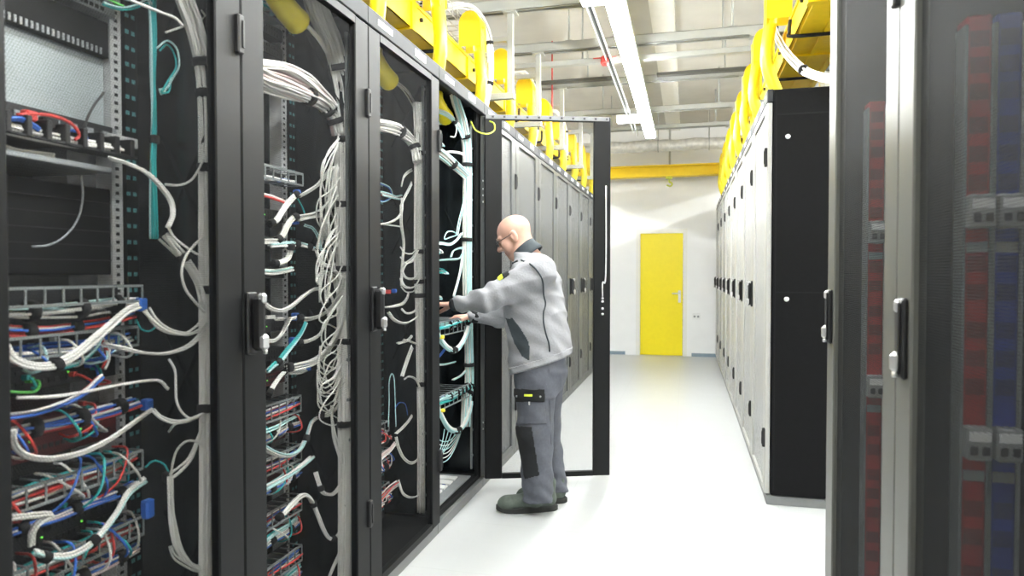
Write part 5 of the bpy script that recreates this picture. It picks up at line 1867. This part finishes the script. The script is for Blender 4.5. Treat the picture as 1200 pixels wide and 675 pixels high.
for px in (607, 633):
    q = hit(bvT, px, 464.5, .009)
    if q is not None:
        nn = (CAM - q).normalized()
        w.tube([q, q + nn * .003], .006, 10)
w.build('snap_button', M['devgrey'], fl)
q = [hit(bvT, 620, 470, .006), hit(bvT, 620.5, 474, .010), hit(bvT, 621.5, 474, .012), hit(bvT, 621, 470, .006)]
if all(v is not None for v in q):
    MB().tube(spline(q, 4), .002, 6).build('zip_pull', M['silver'], tr_)
q = [hit(bvT, *p, .0005) for p in ((640, 450), (644, 470), (645, 495), (646, 520), (647, 545), (648, 565))]
q = [v for v in q if v is not None]
if len(q) > 2:
    MB().tube(spline(q, 4), .0022, 6).build('side_seam', M['trous'], tr_)

# ---- boots


def boot(heel, toe, lab):
    heel, toe = A(heel), A(toe)
    d = toe - heel
    d[2] = 0
    L = np.linalg.norm(d)
    d /= L
    s = np.cross(A((0, 0, 1)), d)

    def q(a, b, c):
        return A((heel[0], heel[1], 0)) + d * a + s * b + A((0, 0, c))
    lo_ = np.minimum(q(-.02, -.08, 0), q(L + .02, .08, 0)) - .07
    hi_ = np.maximum(q(-.02, -.08, 0), q(L + .02, .08, 0)) + .07
    bg = Grid((lo_[0], lo_[1], -.02), (hi_[0], hi_[1], .20), .004)
    bg.cone(q(.045, 0, .062), q(.13, 0, .060), .040, .045, .02)
    bg.cone(q(.13, 0, .058), q(L - .058, .0, .048), .046, .044, .02)
    bg.ell(q(L - .062, 0, .046), (.058, .050, .040), [d, s, A((0, 0, 1))], .015)
    bg.cone(q(.062, 0, .08), q(.055, 0, .155), .046, .048, .025)
    bg.cone(q(.095, 0, .105), q(.17, 0, .075), .036, .034, .02)
    bg.cut(lambda X, Y, Z: .026 - Z)
    P, F = bg.mesh(1)
    b_ = mesh_obj('boot', P, F, M['boot'], man)
    tag(b_, lab)
    w = MB()
    N = 36
    outl = []
    for i in range(N):
        t = 2 * PI * i / N
        a = L / 2 + (L / 2 + .004) * math.copysign(abs(math.cos(t)) ** .75, math.cos(t))
        wd = (.050 - .010 * math.exp(-((a - .11) / .06) ** 2) - .006 * (a < .09)) * math.copysign(abs(math.sin(t)) ** .75, math.sin(t))
        outl.append((a, wd))
    rows_ = [(0.0, .96), (.004, 1.0), (.026, 1.0), (.033, .95)]
    vs, fs = [], []
    for (zz, sc) in rows_:
        for (a, b) in outl:
            lift = .012 * max(0, (a - L + .09) / .09) ** 2
            vs.append(q(L / 2 + (a - L / 2) * sc, b * sc, zz + lift))
    for r in range(3):
        for i in range(N):
            i2 = (i + 1) % N
            fs.append((r * N + i, r * N + i2, (r + 1) * N + i2, (r + 1) * N + i))
    fs.append(tuple(reversed(range(N))))
    fs.append(tuple(3 * N + i for i in range(N)))
    w.add(vs, fs)
    w.build('sole', M['sole'], b_)
    w = MB()
    for i, a in enumerate((.115, .135, .155, .175)):
        zc = .128 - i * .011
        w.tube(spline([q(a - .005, -.032, zc - .012), q(a, 0, zc + .002), q(a + .006, .032, zc - .012)], 5), .0035, 6)
    w.tube(spline([q(.11, .01, .135), q(.125, .045, .125), q(.14, .05, .09)], 5), .003, 6)
    w.build('laces', M['lace'], b_)


boot(onZ(653, 597, 0), onZ(582, 600, 0), 'near grey-green work boot')
boot(onZ(664, 588, 0), onZ(604, 590, 0), 'far grey-green work boot')

# ---- glasses, eyebrows
gl = MB()
for s in (-1, 1):
    c = H(.101, s * .034, .001)
    ring = []
    for i in range(25):
        t = 2 * PI * i / 24
        ring.append(c + hl * (.026 * math.cos(t)) + hu * (.017 * math.sin(t)) - hf * (.006 * abs(math.cos(t)) * (1 if math.cos(t) * s > 0 else 0)))
    gl.tube(ring, .0022, 6, False)
    gl.tube(spline([H(.094, s * .060, .006), H(.07, s * .074, .007), H(.02, s * .086, .008), H(-.012, s * .088, .012), H(-.03, s * .086, -.006)], 5), .0022, 6)
gl.tube(spline([H(.101, -.009, .004), H(.108, 0, .008), H(.101, .009, .004)], 5), .0022, 6)
gl.build('glasses', M['lens'], man)
for s in (-1, 1):
    MB().tube(spline([H(.0975, s * .012, .022), H(.093, s * .030, .028), H(.080, s * .049, .023)], 5), [.002, .003, .004, .0045, .0045, .0045, .0045, .004, .004, .003, .002], 6).build('eyebrow', M['brow'], man)

# ------------------------------------------------------------------ camera, view
cam = bpy.data.cameras.new('camera')
cam.sensor_width = 36.0
cam.lens = 24.0
cam.clip_start = 0.02
co = bpy.data.objects.new('camera', cam)
COL.objects.link(co)
co.matrix_world = Matrix(((cR.x, cU.x, -cF.x, 0), (cR.y, cU.y, -cF.y, 0), (cR.z, cU.z, -cF.z, CZ), (0, 0, 0, 1)))
cam.dof.use_dof = True
cam.dof.focus_distance = 3.85
cam.dof.aperture_fstop = 3.2
scene.camera = co
wd = bpy.data.worlds.new('world')
wd.use_nodes = True
wd.node_tree.nodes['Background'].inputs[0].default_value = (0.8, 0.85, 0.9, 1)
wd.node_tree.nodes['Background'].inputs[1].default_value = 0.1
scene.world = wd
vs = scene.view_settings
vs.view_transform = 'Standard'
vs.look = 'None'
vs.exposure = 0.12
vs.gamma = 1.0
vs.use_curve_mapping = False
